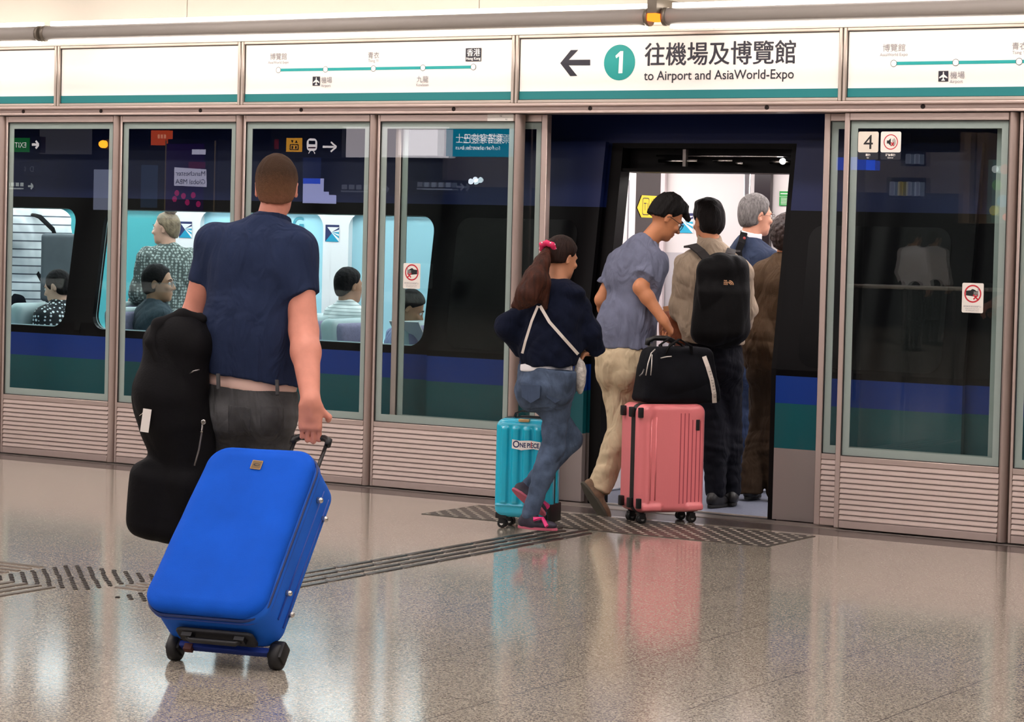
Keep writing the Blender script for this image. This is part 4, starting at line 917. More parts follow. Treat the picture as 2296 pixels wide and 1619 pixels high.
for v, n_ in ((.20, .105), (.155, .035), (.60, .125), (.575, .04)):
    b = MB(); b.lathe(cs(W2-.028, v, n_), CW, [(0, .012), (.016, .011), (.022, .008), (.024, .004)], 14); b.build('side_stud', mat('stud_silver', '#c9c4bf', .25, .9), SB)
b = MB()
for u in (-.105, .105): b.obox(cs(u, -.012, .115), CW, CA, CN, .020, .016, .016)
b.tube([cs(-.105, -.022, .115), cs(-.09, -.034, .115), cs(.09, -.034, .115), cs(.105, -.022, .115)], .011, 10); b.build('end_handle', mat('case_black', '#0e0e12', .45), SB)
b = MB(); b.obox(cs(0, .002, .012), CW, CA, CN, .19, .012, .016); b.build('base_rail', mat('case_blue_dark', '#0d2f86', .6), SB, bevel=.005)
solid('handle_recess', [slab(cs(0, -.003, .098), (.155, .008, .042), [CW, CA, CN], .02, .004)], mat('recess_black', '#0d0f18', .6), SB, .005)
for u in (-.205, .205):
    b = MB(); b.obox(cs(u, .012, .0), CW, CA, CN, .030, .036, .030); h = b.build('wheel_housing', mat('case_black'), SB, bevel=.012)
    c = fl(390, 1478) if u < 0 else fl(607, 1502); c = CO+CW*u-UP*(.05-.046)+CN*-.0; c[2] = .046
    b = MB(); b.lathe(c-CW*.020, CW, [(0, .030), (.004, .046), (.036, .046), (.04, .030)], 22); b.build('wheel', mat('wheel_black', '#121113', .55), SB)
b = MB(); b.obox(cs(-.14, -.012, .02), CW, CA, CN, .016, .012, .012); b.build('foot', mat('foot_brown', '#5b2f2a', .5), SB)
PT = Print(cs(-.02, .64, .2425), U(CW-CA*.06), CA); PT.rr(-.02, 0, .024, .04, .003, mat('badge_gold', '#b08d55', .4, .5)); PT.rr(-.017, .003, .021, .037, .003, mat('badge_dark', '#6d5430', .5)); PT.disc(.002, .020, .013, BLACK, 20, .006); PT.disc(.004, .0205, .009, mat('badge_dark'), 16, .0035); PT.build('badge', SB)
HB = mat('handle_black', '#101012', .4)
for u in (-.030, .106):
    b = MB(); b.tube([cs(u, LL_-.02, .02), cs(u, LL_+.205, .02)], .0075, 10); b.build('handle_pole', HB, SB)
b = MB(); b.tube([cs(u_+.038, LL_+v_, .02) for u_, v_ in ((-.075, .185), (-.072, .21), (-.05, .222), (.05, .222), (.072, .21), (.075, .185))], [.012, .015, .0125, .0125, .015, .012], 12); b.build('handle_grip', HB, SB)
b = MB(); b.tube([cs(-.09, LL_+.0, .06), cs(-.08, LL_+.028, .06), cs(.08, LL_+.028, .06), cs(.09, LL_, .06)], .010, 8); b.build('top_handle', HB, SB)

# ---- woman with a ponytail
p = mk(12.95)
F2 = U(FH*.86+RH*.5)
J = dict(s=.88, fb=F2, fh=U(FH*.62+RH*.78-UP*.22), hd=p(1259, 577, .02), nk=p(1250, 648), pv=p(1226, 858, 0), shL=p(1200, 682, .05), shR=p(1292, 690, 0), elL=p(1136, 733, .02), wrL=p(1172, 785, .10), elR=p(1322, 745, .0), wrR=p(1335, 786, .06),
         hipL=p(1204, 872, .03), hipR=p(1250, 872, -.01), knR=p(1240, 1005, -.02), anR=p(1188, 1152, -.04), knL=p(1279, 985, .16), anL=p(1186, 1092, .12))
M2 = person('woman with a long ponytail, navy hoodie and blue jeans walking beside the turquoise suitcase', fl(1190, 1195))
SK2 = skin('skin_tan', '#c98d6c')
body(M2, J, SK2, [(J['wrR'], U(-RH*.5-UP*.15+FH*.2), U(-UP*.6-RH*.2), 1, dict(s=.88, curl=(35, 45, 35))), (J['wrL'], U(RH*.8-UP*.2+FH*.5), -UP, -1, dict(s=.88, curl=(30, 40, 30)))], .005, .95, .95)
HOOD = cloth('hoodie_navy', '#0b1226', .95, bump=.2)
up = U(J['nk']-J['pv'])
hd_ = tors(J, .020, 1.0, 1.05)+[cone(J['shL'], J['elL'], .064, .058, .04), chop(cone(J['elL'], J['wrL'], .056, .046, .03), J['wrL'], U(J['wrL']-J['elL'])), cone(J['shR'], J['elR'], .066, .054, .04), chop(cone(J['elR'], J['wrR'], .054, .042, .03), J['wrR'], U(J['wrR']-J['elR'])),
      ell(p(1262, 655, -.02), (.115, .10, .055), [RH, F2, UP], .04), ell(p(1232, 780, -.01), (.150, .12, .11), [RH, FH, UP], .06), cut(p(1226, 819, -.05), U(-UP+RH*.02), .004), cone(J['nk']+UP*.02, J['hd']-UP*.03, .056, .056, .01, 's')]
solid('hoodie', hd_, HOOD, M2, .006, wrinkle(.007, (18, 18, 16), 11), .012)
solid('white_top', [ell(p(1226, 826, 0), (.139, .114, .10), [RH, FH, UP]), cut(p(1226, 832, 0), U(-UP+RH*.02), .003), cut(p(1226, 812, 0), UP, .003)], mat('top_white', '#eceaee', .8), M2, .006)
JN2 = cloth('jeans_blue', '#48566c', .85, vary=.35, vscale=16, bump=.2)
tr = seatp(J, .015, 1.0, 1.1)+leg(J, 'L', .008)+leg(J, 'R', .008)+[ell(J['hipL']-F2*.045-UP*.02, (.078, .070, .085), [RH, F2, UP], .05), ell(J['hipR']-F2*.045-UP*.02, (.078, .070, .085), [RH, F2, UP], .05), ell(p(1226, 840, 0), (.150, .126, .16), [RH, F2, UP], .03), cut(p(1226, 825, 0), U(UP+RH*.10), .004)]
tr = [t if i not in (4, 7) else t for i, t in enumerate(tr)]
solid('jeans', [chop(t, J['anR']-UP*.045, -UP) if t['t'] == 'c' else t for t in tr], JN2, M2, .006, wrinkle(.005, (16, 16, 24), 12), .01)
for px in (1245, 1190):
    a_ = [p(px-22, 862, -.135), p(px+22, 866, -.14), p(px+20, 892, -.145), p(px, 904, -.145), p(px-20, 890, -.14)]; b = MB(); b.prism(a_, FH*.05); b.build('back_pocket', cloth('jeans_pocket', '#3f4c62', .85), M2)
HR2 = mat('hair_dark_brown', '#22110c', .6, spec=.2, bump=.6, bscale=45, vary=.5, vscale=20, stretch=(3, 3, .6)); 
f_, r_, u_ = headframe(J['fh']); hc = J['hd']
HRP = mat('hair_ponytail_brown', '#3c1c10', .6, spec=.25, bump=.7, bscale=40, vary=.5, vscale=18, stretch=(3, 3, .5))
solid('hair', hair_prims(hc, J['fh'], .90, th=.011, nape=-.045, brow=.058, slope=.75, ears=True)+[ell(p(1236, 560, -.02), (.05, .05, .045), None, .03)], HR2, M2, .005, strands(.0014, J['fh'], 2), .003)
pt = [p(1227, 560, -.05), p(1216, 588, -.11), p(1200, 625, -.15), p(1184, 660, -.16), p(1166, 688, -.15)]
pp = [cone(pt[0], pt[1], .022, .034, .03), cone(pt[1], pt[2], .034, .056, .04), cone(pt[2], pt[3], .056, .060, .04), cone(pt[3], pt[4], .055, .018, .04), cone(p(1215, 640, -.13), p(1222, 690, -.13), .045, .012, .04), cone(p(1190, 650, -.15), p(1150, 686, -.13), .04, .010, .04)]
solid('ponytail', pp, HRP, M2, .005, strands(.003, RH, 5, 160), .006)
b = MB(); cN = p(1229, 556, -.05); ax = U(pt[1]-pt[0]); ss = U(np.cross(ax, UP)); tt = np.cross(ax, ss)
b.tube([cN+(ss*math.cos(a)+tt*math.sin(a))*(.034+.005*math.sin(a*7)) for a in [2*math.pi*k/28 for k in range(28)]], .015, 8, closed=True); sc = b.build('scrunchie', mat('scrunchie_pink', '#e02a63', .6), M2, label='pink scrunchie with white dots')
b = MB()
for k in range(12): a = 2*math.pi*k/12; b.lathe(cN+(ss*math.cos(a)+tt*math.sin(a))*.048+ax*(.004*(-1)**k), ss*math.cos(a)+tt*math.sin(a), [(-.004, .004), (.0015, .0035)], 8)
tag(b.build('dots', mat('dot_white', '#f4e9ee', .6), sc), kind='stuff')
WS = mat('strap_white', '#d9cfc8', .6)
b = MB(); b.strap([p(1206, 686, -.15), p(1192, 720, -.16), p(1178, 765, -.15), p(1171, 792, -.13)], -FH, .013, .004); b.build('bag_strap', WS, M2)
b = MB(); b.strap([p(1211, 686, -.15), p(1232, 722, -.165), p(1262, 756, -.16), p(1296, 794, -.11)], -FH, .016, .004); b.build('bag_strap', WS, M2)
HBG = thing('shoulder_bag', 'small pale grey pouch hanging at the hip of the ponytail woman', 'bag', tuple(p(1300, 880, .0)))
solid('pouch', [ell(p(1301, 846, -.02), (.028, .05, .085), [RH, FH, UP]), cone(p(1296, 800, -.04), p(1300, 830, -.02), .008, .02, .03)], mat('pouch_grey', '#b9b3ad', .9, bump=.6, bscale=90, vary=.3, vscale=60), HBG, .006, wrinkle(.006, (40, 40, 20), 2), .01)
SN = mat('sneaker_dark', '#2a2434', .6, vary=.3, vscale=40); SNP = mat('sneaker_pink', '#d02a72', .6)
o = shoe(M2, J['anR'], U(RH*.55-FH*.25), .84, SN, mat('sole_pink', '#b85a70', .6)); 
b = MB(); tdir = U(RH*.55-FH*.25); sd = U(np.cross(tdir, UP)); c_ = J['anR']-UP*.045
b.strap([c_+tdir*.02-FH*.05+UP*.02, c_+tdir*.07+UP*.025-FH*.03, c_+tdir*.10-UP*.01-FH*.052], [-FH+UP, UP, -FH], .02, .012); b.build('stripe', SNP, o)
o = shoe(M2, J['anL'], U(RH*.80-UP*.62), .84, SN, mat('sole_pink'), upv=U(UP*.5+RH*.45+FH*.5))
b = MB(); b.obox(J['anL']+U(RH*.80-UP*.62)*.105-UP*.045*.5, U(RH*.8-UP*.6), FH, U(UP*.8+RH*.6), .03, .045, .012); b.build('toe_cap', SNP, o, bevel=.008)

# ---- hard shell suitcases
def frame_of(phi): return U(RH*math.cos(phi)+FH*math.sin(phi)), U(-RH*math.sin(phi)+FH*math.cos(phi))
def caster(par, c, m, hub, tdir):
    b = MB(); b.lathe((c[0], c[1], .052), UP, [(0, .016), (.022, .020)], 12); b.obox((c[0], c[1], .040), tdir, np.cross(UP, tdir), UP, .018, .022, .016); h = b.build('caster_fork', m, par, bevel=.003)
    q = np.cross(UP, tdir)
    for sg in (-1, 1):
        b = MB(); b.lathe(np.array([c[0], c[1], .0255])+q*(.004*sg if sg > 0 else -.020), q, [(0, .018), (.002, .025), (.014, .025), (.016, .018)], 18); b.build('caster_wheel', m, h)
        b = MB(); b.lathe(np.array([c[0], c[1], .0255])+q*(.0205 if sg > 0 else -.0215), q, [(0, .010), (.0015, .009)], 12); b.build('hub_cap', hub, h)
TQ = mat('case_turquoise', '#14b2d2', .18, spec=.6, bump=.03, bscale=20, coat=.4)
p = mk(13.3); a, d = frame_of(R(-20)); w_, dp, h_ = .285, .21, .53; base = fl(1112, 1183)+a*.145+d*.075; zb = .062
CT = thing('suitcase', 'turquoise hard shell cabin suitcase with a lettered sticker, behind the ponytail woman', 'suitcase', (base[0], base[1], 0))
c = base+UP*(zb+h_/2)
sh = [slab(c, (w_/2+.012, dp/2, h_/2), [a, d, UP], .05, .035)]
for k in (-1.5, -.5, .5, 1.5): sh.append(rbox(c+a*k*.063-d*dp/2+UP*.015, (.020, .012, h_/2-.06), [a, d, UP], .009, .008))
for k in (-.5, .5): sh.append(rbox(c+a*(w_/2+.012)+d*k*.08, (.010, .022, h_/2-.06), [a, d, UP], .009, .008))
sh += [rbox(c-d*(dp/2)-UP*(h_/2-.065), (w_/2+.004, .008, .004), [a, d, UP], .003, .006), rbox(c, (w_/2+.1, .004, h_/2+.1), [a, d, UP], .003, .004, 's')]
solid('shell', sh, TQ, CT, .0055)
b = MB(); b.tube([c+d*.0+a*x+UP*y for x, y in rrect(w_+.024, h_, .05, 6)], .006, 8, closed=True); b.build('zip_track', DARK, CT)
b = MB(); t_ = c+UP*(h_/2); b.strap([t_-a*.075, t_-a*.07+UP*.02, t_-a*.04+UP*.032, t_+a*.04+UP*.032, t_+a*.07+UP*.02, t_+a*.075], [-a, -a, UP, UP, a, a], .022, .009); b.build('top_handle', HB, CT)
b = MB(); b.obox(t_+d*.07, a, d, UP, .07, .012, .008); b.build('trolley_socket', HB, CT, bevel=.004)
b = MB(); b.obox(t_-d*.095-UP*.006+a*.01, a, d, UP, .03, .014, .008); b.build('lock', mat('lock_gold', '#c9a877', .3, .7), CT, bevel=.004)
PT = Print(c-d*(dp/2+.0145)+a*-.045+UP*.115, a, UP); ns = mat('sticker_navy_ink', '#23305e', .5); PT.poly([(-.004, -.006), (.05, -.014), (.118, -.004), (.155, -.010), (.158, .034), (.1, .040), (.04, .036), (-.004, .042)], WHITE)
PT.ring(.020, .017, .019, .007, ns, 20); PT.text('NE', .041, .002, .034, ns, bold=.0012, fit=.034); PT.text('PIECE', .082, .002, .034, ns, bold=.0012, fit=.068); PT.rect(.104, .0, .108, .034, RED); PT.build('sticker', CT)
for sx, sy in ((-1, -1), (1, -1), (-1, 1), (1, 1)):
    cc = base+a*sx*(w_/2-.03)+d*sy*(dp/2-.045); b = MB(); b.obox(cc+UP*(zb+.008), a, d, UP, .034, .034, .018); b.build('corner_foot', HB, CT, bevel=.01); caster(CT, cc, HB, mat('hub_white', '#d9d6d2', .4), a)
b = MB(); b.obox(c+a*(w_/2+.013)-UP*(h_/2-.03), a, d, UP, .012, .09, .05); b.build('side_guard', HB, CT, bevel=.008)

PK = mat('case_pink', '#ef8388', .3, spec=.55, bump=.06, bscale=8, coat=.3, stretch=(30, 30, 1))
a, d = frame_of(R(22)); w_, dp, h_ = .415, .245, .60; base = fl(1437, 1174)+a*(w_/2-.055)+d*(dp/2-.055); zb = .062
CP = thing('suitcase', 'coral pink hard shell suitcase with a black edge band, under the black holdall', 'suitcase', (base[0], base[1], 0))
c = base+UP*(zb+h_/2)
sh = [slab(c, (w_/2, dp/2, h_/2), [a, d, UP], .05, .035)]
sh += [rbox(c-a*(w_/2-.065)-d*dp/2, (.004, .006, h_/2-.06), [a, d, UP], .003, .014), ell(c-a*(w_/2-.055)-d*(dp/2-.004)+UP*(h_/2-.045), (.035, .012, .035), [a, d, UP], .02), ell(c+a*(w_/2-.055)-d*(dp/2-.004)+UP*(h_/2-.045), (.035, .010, .035), [a, d, UP], .02),
       rbox(c-a*(w_/2-.09)-d*(dp/2)-UP*(h_/2-.028), (.06, .012, .016), [a, d, UP], .01, .02), rbox(c+a*(w_/2-.06)-d*(dp/2)-UP*(h_/2-.028), (.05, .012, .016), [a, d, UP], .01, .02)]
solid('shell', sh, PK, CP, .0055)
for k in range(6): b = MB(); b.obox(c+a*(.050+.024*k)-d*(dp/2-.0015), a, d, UP, .0028, .0025, h_/2-.05); b.build('groove_shade', mat('groove_shade_pink', '#b04a56', .4), CP)  # thin strips, darker pink paints the shade of the moulded grooves
for u in (-.098, -.128): b = MB(); b.tube([c+a*u-d*(dp/2-.002)-UP*(h_/2-.07), c+a*u-d*(dp/2-.002)+UP*(h_/2-.07)], .005, 8); b.build('ridge', PK, CP)
b = MB(); O = rrect(w_+.0, h_+.0, .05, 7); n = len(O)
for i in range(n):
    A, B = O[i], O[(i+1) % n]; s1 = 1.006
    P0 = [c+d*e+a*q_[0]*s1+UP*q_[1]*s1 for q_, e in ((A, -.080), (B, -.080), (B, -.030), (A, -.030))]; P1 = [c+d*e+a*q_[0]*.96+UP*q_[1]*.96 for q_, e in ((A, -.080), (B, -.080), (B, -.030), (A, -.030))]; b.hexa(P1+P0)
b.build('edge_band', mat('band_black', '#161316', .5), CP)
for z in (.255, -.245):
    for sy in (-1, 1): b = MB(); b.obox(c-a*(w_/2+.012)+d*sy*.055+UP*z, a, d, UP, .013, .016, .028); b.build('side_foot', HB, CP, bevel=.006)
    b = MB(); b.obox(c-a*(w_/2-.012)-d*(dp/2+.0)+UP*z, a, d, UP, .013, .012, .028)
    b.build('hinge', HB, CP, bevel=.005)
b = MB(); b.obox(c+a*(w_/2-.055)-d*(dp/2+.002)+UP*(h_/2-.115), a, d, UP, .011, .004, .030); b.build('badge', mat('badge_black', '#1c1a1a', .4), CP, bevel=.002)
for sx, sy in ((-1, -1), (1, -1), (-1, 1), (1, 1)): caster(CP, base+a*sx*(w_/2-.055)+d*sy*(dp/2-.055), HB, mat('hub_grey', '#8a8784', .4, .4), a)
t_ = c+UP*h_/2+d*(dp/2-.035)
for sx in (-.065, .065): b = MB(); b.obox(t_+a*(sx+.01)+UP*.16, a, d, UP, .010, .007, .165); b.build('handle_pole', mat('pole_silver', '#c9c6c4', .25, .9), CP)
b = MB(); b.tube([t_+a*(-.07)+UP*.315, t_+a*(-.065)+UP*.34, t_+a*(-.03)+UP*.355, t_+a*.05+UP*.355, t_+a*.085+UP*.34, t_+a*.09+UP*.315], [.014, .017, .015, .015, .017, .014], 12); b.build('handle_grip', HB, CP); PGRIP = t_+a*.0+UP*.34
PINK_TOP = c+UP*h_/2; PA, PD = a, d

# ---- black holdall lying on the pink case
p = mk(13.72); N_ = mat('holdall_black', '#0d0e14', .8, spec=.15, bump=.2, bscale=160, vary=.25, vscale=14)
HO = thing('holdall', 'black holdall with a pale lettered strap resting on top of the pink suitcase', 'bag', tuple(PINK_TOP))
zt_ = PINK_TOP[2]
cx = p(1517, 850); hb_ = p(1517, 905)
Ah = [PA, PD, UP]
cH = PINK_TOP+PA*.072-PD*.005+UP*.156
hp = [rbox(cH, (.212, .095, .150), Ah, .035, taper=-.17), ell(cH-PA*.165+UP*.02-PD*.02, (.065, .09, .11), Ah, .04), ell(cH-PD*.03-UP*.03, (.19, .10, .11), Ah, .05)]
solid('holdall_body', hp, N_, HO, .006, wrinkle(.009, (10, 10, 12), 21), .014)
PT = Print(cH-PD*.135+PA*.165+UP*-.135, PA, UP)
b = MB(); st = [p(1579, 800, -.10), p(1587, 822, -.145), p(1596, 852, -.16), p(1601, 882, -.165), p(1602, 903, -.15)]; b.strap(st, -FH, .024, .004); sp = b.build('lettered_strap', mat('strap_beige', '#b9ada4', .6), HO)
for k, chx in enumerate('ELLEACTIVE'[::-1]):
    tt_ = .34+.055*k; i = min(int(tt_*4), 3); e = tt_*4-i; pos = np.array(st[i])*(1-e)+np.array(st[i+1])*e-FH*.006; dr = U(np.array(st[i+1])-np.array(st[i]))
    PL = Print(pos, -dr, U(np.cross(-FH, -dr))); PL.text(chx, -.005, -.008, .016, BLACK); PL.build('letter', sp)
for off in (-.085, .035):
    b = MB(); e0 = cH+PA*(-.045)-PD*.06+UP*.115; b.strap([e0+PA*-.07+UP*-.02+PD*off*0, e0+PA*-.055+UP*.05+PD*(.03+off), e0+UP*.085+PD*(.03+off), e0+PA*.07+UP*.05+PD*(.03+off), e0+PA*.10+UP*-.02], [-PA, -PA+UP, UP, PA+UP, PA], .026, .007); b.build('carry_handle', mat('strap_black'), HO)
ZW = mat('zip_pale', '#d5cdc6', .4, .3)
b = MB(); b.tube([p(1469, 783, -.10), p(1460, 792, -.12), p(1453, 815, -.15), p(1448, 842, -.15)], .0032, 8); b.build('zip', ZW, HO)
b = MB(); b.tube([p(1462, 795, -.14), p(1461, 820, -.16), p(1459, 842, -.16)], .0028, 8); b.build('zip', ZW, HO)
b = MB(); b.tube([p(1481, 803, -.12), p(1495, 800, -.12), p(1506, 799, -.12)], .003, 8); b.build('zip', ZW, HO)
b = MB(); b.tube([p(1444, 828, -.13), p(1440, 838, -.15), p(1434, 843, -.14)], .004, 8); b.build('zip_pull', mat('zip_steel'), HO)
# ---- young man in the grey-blue T-shirt with the pink suitcase
p = mk(14.15)
F3 = U(FH*.80+RH*.60)
J = dict(s=.98, fb=F3, fh=U(RH*.80+FH*.22-UP*.52), hd=p(1493, 486, .0), nk=p(1441, 548, .0), pv=p(1396, 806, .0), shL=p(1392, 590, .10), shR=p(1466, 592, -.06), elL=p(1350, 672, .12), wrL=p(1368, 735, .30), elR=p(1436, 645, -.15), wrR=p(1487, 717, -.19),
         hipL=p(1384, 832, .05), hipR=p(1420, 836, -.02), knL=p(1396, 965, .02), anL=p(1346, 1092, -.05), knR=p(1442, 972, .12), anR=p(1428, 1112, .14))
J['hup'] = U(UP+J['fh']*.2)
M3 = person('young man in grey-blue T-shirt and beige trousers pushing the pink suitcase, head bowed', fl(1380, 1140))
SK3 = skin('skin_warm', '#c4825c')
body(M3, J, SK3, [(J['wrR'], U(p(1504, 742, -.17)-J['wrR']), U(-UP*.8-RH*.2+FH*.3), 1, dict(s=.98, curl=(60, 85, 60), tcurl=40)), (J['wrL'], U(FH*.6+RH*.5-UP*.3), -UP, -1, dict(s=.95))], .005, .9, .95, armr=(.050, .043, .040, .027), jaw=.95)
add_eyes(M3, J['hd'], J['fh'], J['s'], J['hup']); glasses(M3, J['hd'], J['fh'], J['s'], J['hup'], '#1d2b33', .002)
TEE = cloth('tee_grey_blue', '#6c7085', .9, bump=.15)
up = U(J['nk']-J['pv'])
ts = tors(J, .016, .98, 1.05)+[chop(cone(J['shL'], J['elL'], .062, .066, .04), p(1366, 640, .1), U(J['elL']-J['shL'])), chop(cone(J['shR'], J['elR'], .064, .072, .04), p(1444, 622, -.12), U(J['elR']-J['shR'])),
      ell(p(1398, 735, .0), (.155, .115, .14), [RH, FH, UP], .09), cut(p(1398, 778, 0), U(-UP+RH*.02), .004), cone(J['nk']-up*.0, J['hd'], .054, .05, .006, 's')]
solid('t_shirt', ts, TEE, M3, .006, wrinkle(.009, (26, 26, 9), 31), .016)
KH = cloth('chinos_beige', '#c4b193', .9, bump=.12)
tr = seatp(J, .018, .98, 1.1)+[chop(t, J['anL']-UP*.02, U(J['anL']-J['knL'])) if t['t'] == 'c' and i == 1 else t for i, t in enumerate(leg(J, 'L', .017, knee=.062))]+leg(J, 'R', .017, knee=.062)+[cut(p(1396, 768, 0), UP, .004)]
tr += [chop(cone(J['knL']*.3+J['anL']*.7, J['anL']+U(J['anL']-J['knL'])*.05, .056, .064, .03), J['anL']+U(J['anL']-J['knL'])*.02, U(J['anL']-J['knL']))]
solid('trousers', tr, KH, M3, .006, wrinkle(.006, (18, 18, 20), 32), .012)
HB3 = mat('hair_black', '#0a0707', .7, spec=.2, bump=.6, bscale=60, vary=.4, vscale=30, stretch=(2, 2, .6))
f_, r_, u_ = headframe(J['fh'], J['hup']); hc = J['hd']
solid('hair', hair_prims(hc, J['fh'], J['s'], J['hup'], th=.012, nape=-.030, brow=.062, slope=.70, vol=.018)+[cone(hc+f_*.055+u_*.092, hc+f_*.115+u_*.060+r_*.01, .034, .016, .03), cone(hc+f_*.03+u_*.105, hc+f_*.075+u_*.115, .024, .008, .02)], HB3, M3, .005, strands(.003, J['fh'], 8, 110), .006)
SHT = mat('shoe_tan', '#6e5540', .7, vary=.25, vscale=40); SLG = mat('sole_grey_green', '#4a463c', .8)
o = shoe(M3, J['anL']+UP*.0, U(RH*.55-UP*.80-FH*.15), 1.0, SHT, SLG, upv=U(RH*.62+UP*.45+FH*.5))
b = MB(); t_ = U(RH*.55-UP*.80-FH*.15); b.obox(J['anL']+t_*.01-RH*.01-FH*.045, t_, FH, np.cross(t_, FH), .028, .012, .02); b.build('heel_patch', mat('patch_green', '#5f9a78', .7), o, bevel=.005)
shoe(M3, J['anR'], U(RH*.5+FH*.6), 1.0, SHT, SLG)

# ---- man with the black backpack
p = mk(14.72)
J = dict(s=1.0, fb=U(FH+RH*.12), fh=U(FH*.85-RH*.42-UP*.1), hd=p(1588, 495, .04), nk=p(1594, 558, .0), pv=p(1600, 792, .02), shL=p(1541, 600, .02), shR=p(1658, 612, -.0), elL=p(1524, 690, .06), wrL=p(1518, 722, .28), elR=p(1672, 700, .03), wrR=p(1662, 740, .26),
         hipL=p(1575, 822), hipR=p(1628, 822), knL=p(1602, 965, .02), knR=p(1632, 965, .10), anL=p(1604, 1100, .0), anR=p(1640, 1095, .12))
M4 = person('man in beige shirt carrying a black backpack, seen from behind in the doorway', fl(1605, 1133))
body(M4, J, SK3, [(J['wrL'], U(FH*.6+RH*.3-UP*.5), U(RH), -1, dict(curl=(50, 70, 50))), (J['wrR'], U(FH*.8-UP*.3), -RH, 1)], .0055)
SH4 = cloth('shirt_beige', '#a08e7b', .9, bump=.15); up = U(J['nk']-J['pv'])
ss = tors(J, .020, 1.08, 1.08)+[cone(J['shL'], J['elL'], .066, .060, .04), chop(cone(J['elL'], J['wrL'], .058, .044, .03), J['wrL'], J['wrL']-J['elL']), cone(J['shR'], J['elR'], .068, .060, .04), chop(cone(J['elR'], J['wrR'], .058, .044, .03), J['wrR'], J['wrR']-J['elR']), ell(p(1592, 728, 0), (.17, .125, .13), [RH, FH, UP], .09), cut(p(1590, 768, 0), U(-UP), .004), cone(J['nk'], J['hd'], .055, .05, .006, 's')]
solid('shirt', ss, SH4, M4, .006, wrinkle(.008, (14, 14, 14), 41), .014)
solid('collar', [chop(cone(p(1592, 556, .02), p(1590, 528, .03), .084, .068, .01), p(1590, 537, -.05), U(UP-FH*.3)), cone(p(1592, 570, .02), p(1589, 500, .04), .057, .056, .006, 's')], SH4, M4, .005)
solid('hair', hair_prims(J['hd'], J['fh'], 1.0, th=.014, nape=-.088, brow=.06, slope=.55, vol=.006)+[ell(J['hd']+UP*.105-RH*.03, (.05, .06, .02), None, .03)], mat('hair_black_brown', '#0e0807', .7, spec=.2, bump=.6, bscale=60, vary=.4, vscale=30, stretch=(2, 2, .6)), M4, .005, strands(.003, J['fh'], 9, 110), .005)
BT = cloth('trousers_black', '#0e0f18', .9)
solid('trousers', seatp(J, .018)+leg(J, 'L', .020)+leg(J, 'R', .020)+[cut(p(1600, 770, 0), UP, .004), cut(J['anL']-UP*.045, -UP, .004)], BT, M4, .007, wrinkle(.006, (14, 14, 24), 42), .01)
SHK = mat('shoe_black', '#151314', .4); shoe(M4, J['anL']-UP*.0, U(FH+RH*.6), 1.05, SHK, SOLE); shoe(M4, J['anR'], FH, 1.05, SHK, SOLE)
BP = thing('backpack', 'large black backpack with a small pale emblem worn by the man in the beige shirt', 'backpack', tuple(p(1615, 760, -.2)))
PKM = mat('pack_black', '#09080a', .7, spec=.15, bump=.2, bscale=140, vary=.3, vscale=14)
solid('pack_body', [rbox(p(1617, 672, -.235), (.152, .095, .240), [RH, FH, U(UP+RH*-.08)], .07, taper=-.18), ell(p(1620, 600, -.215), (.10, .07, .06), [RH, FH, UP], .08), rbox(p(1619, 700, -.315), (.125, .045, .145), [RH, FH, UP], .04, .05), ell(p(1612, 755, -.24), (.11, .09, .06), [RH, FH, UP], .06)], PKM, BP, .0065, wrinkle(.011, (11, 11, 8), 43), .016)
for pts in ([(1543, 556, .06), (1553, 552, -.06), (1571, 566, -.135), (1590, 588, -.17)], [(1650, 565, .06), (1640, 562, -.06), (1636, 572, -.125), (1634, 590, -.17)]):
    b = MB(); b.strap([p(*t) for t in pts], [UP, UP-FH, UP-FH, UP-FH], .055, .012); b.build('shoulder_strap', mat('strap_dark_brown', '#1f1817', .8), BP)
PT = Print(p(1632, 634, -.365), RH, UP); e_ = mat('emblem_sand', '#d8a37a', .6)
for k, w_ in enumerate(('FACE', 'NORTH', 'THE')): PT.text(w_, -.024, -.012+.010*k, .010, e_, bold=.0004)
for r0 in (.008, .016, .024):
    for j in range(5): a0, a1 = R(18*j), R(18*(j+1)); PT.bar(.008+r0*math.cos(a0), -.012+r0*math.sin(a0), .008+r0*math.cos(a1), -.012+r0*math.sin(a1), .0045, e_)
PT.build('emblem', BP)
b = MB(); b.obox(p(1640, 734, -.36), RH, FH, UP, .036, .004, .0025); b.build('reflective_strip', mat('strip_white', '#cfcac6', .5), BP)
b = MB(); b.tube([p(1566, 712, -.32), p(1570, 718, -.33), p(1575, 716, -.33)], .004, 6); b.build('buckle', mat('zip_steel'), BP)
b = MB(); b.tube([p(1585, 705, -.34), p(1586, 722, -.345)], .003, 6); b.build('zip_pull', mat('zip_steel'), BP)
b = MB(); b.strap([p(1563, 718, -.14), p(1556, 690, -.06), p(1552, 650, .02)], -RH, .022, .004); b.build('side_strap', mat('strap_dark_brown'), BP)
TBG = thing('tote_bag', 'brown paper carrier bag held at the left side of the man with the backpack', 'bag', tuple(p(1518, 765, .2)))
solid('bag_body', [rbox(p(1515, 730, .20), (.075, .07, .085), [U(RH+FH*.4), U(FH-RH*.4), UP], .03), ell(p(1532, 752, .18), (.06, .06, .07), None, .04)], mat('bag_brown', '#8a4a2c', .6, vary=.3, vscale=14, bump=.3, bscale=30), TBG, .007, wrinkle(.012, (16, 16, 10), 44), .016)
b = MB(); b.strap([p(1488, 693, .15), p(1505, 690, .13), p(1535, 696, .14)], -FH, .03, .006); b.build('folded_top', mat('bag_tan', '#b98158', .6), TBG)

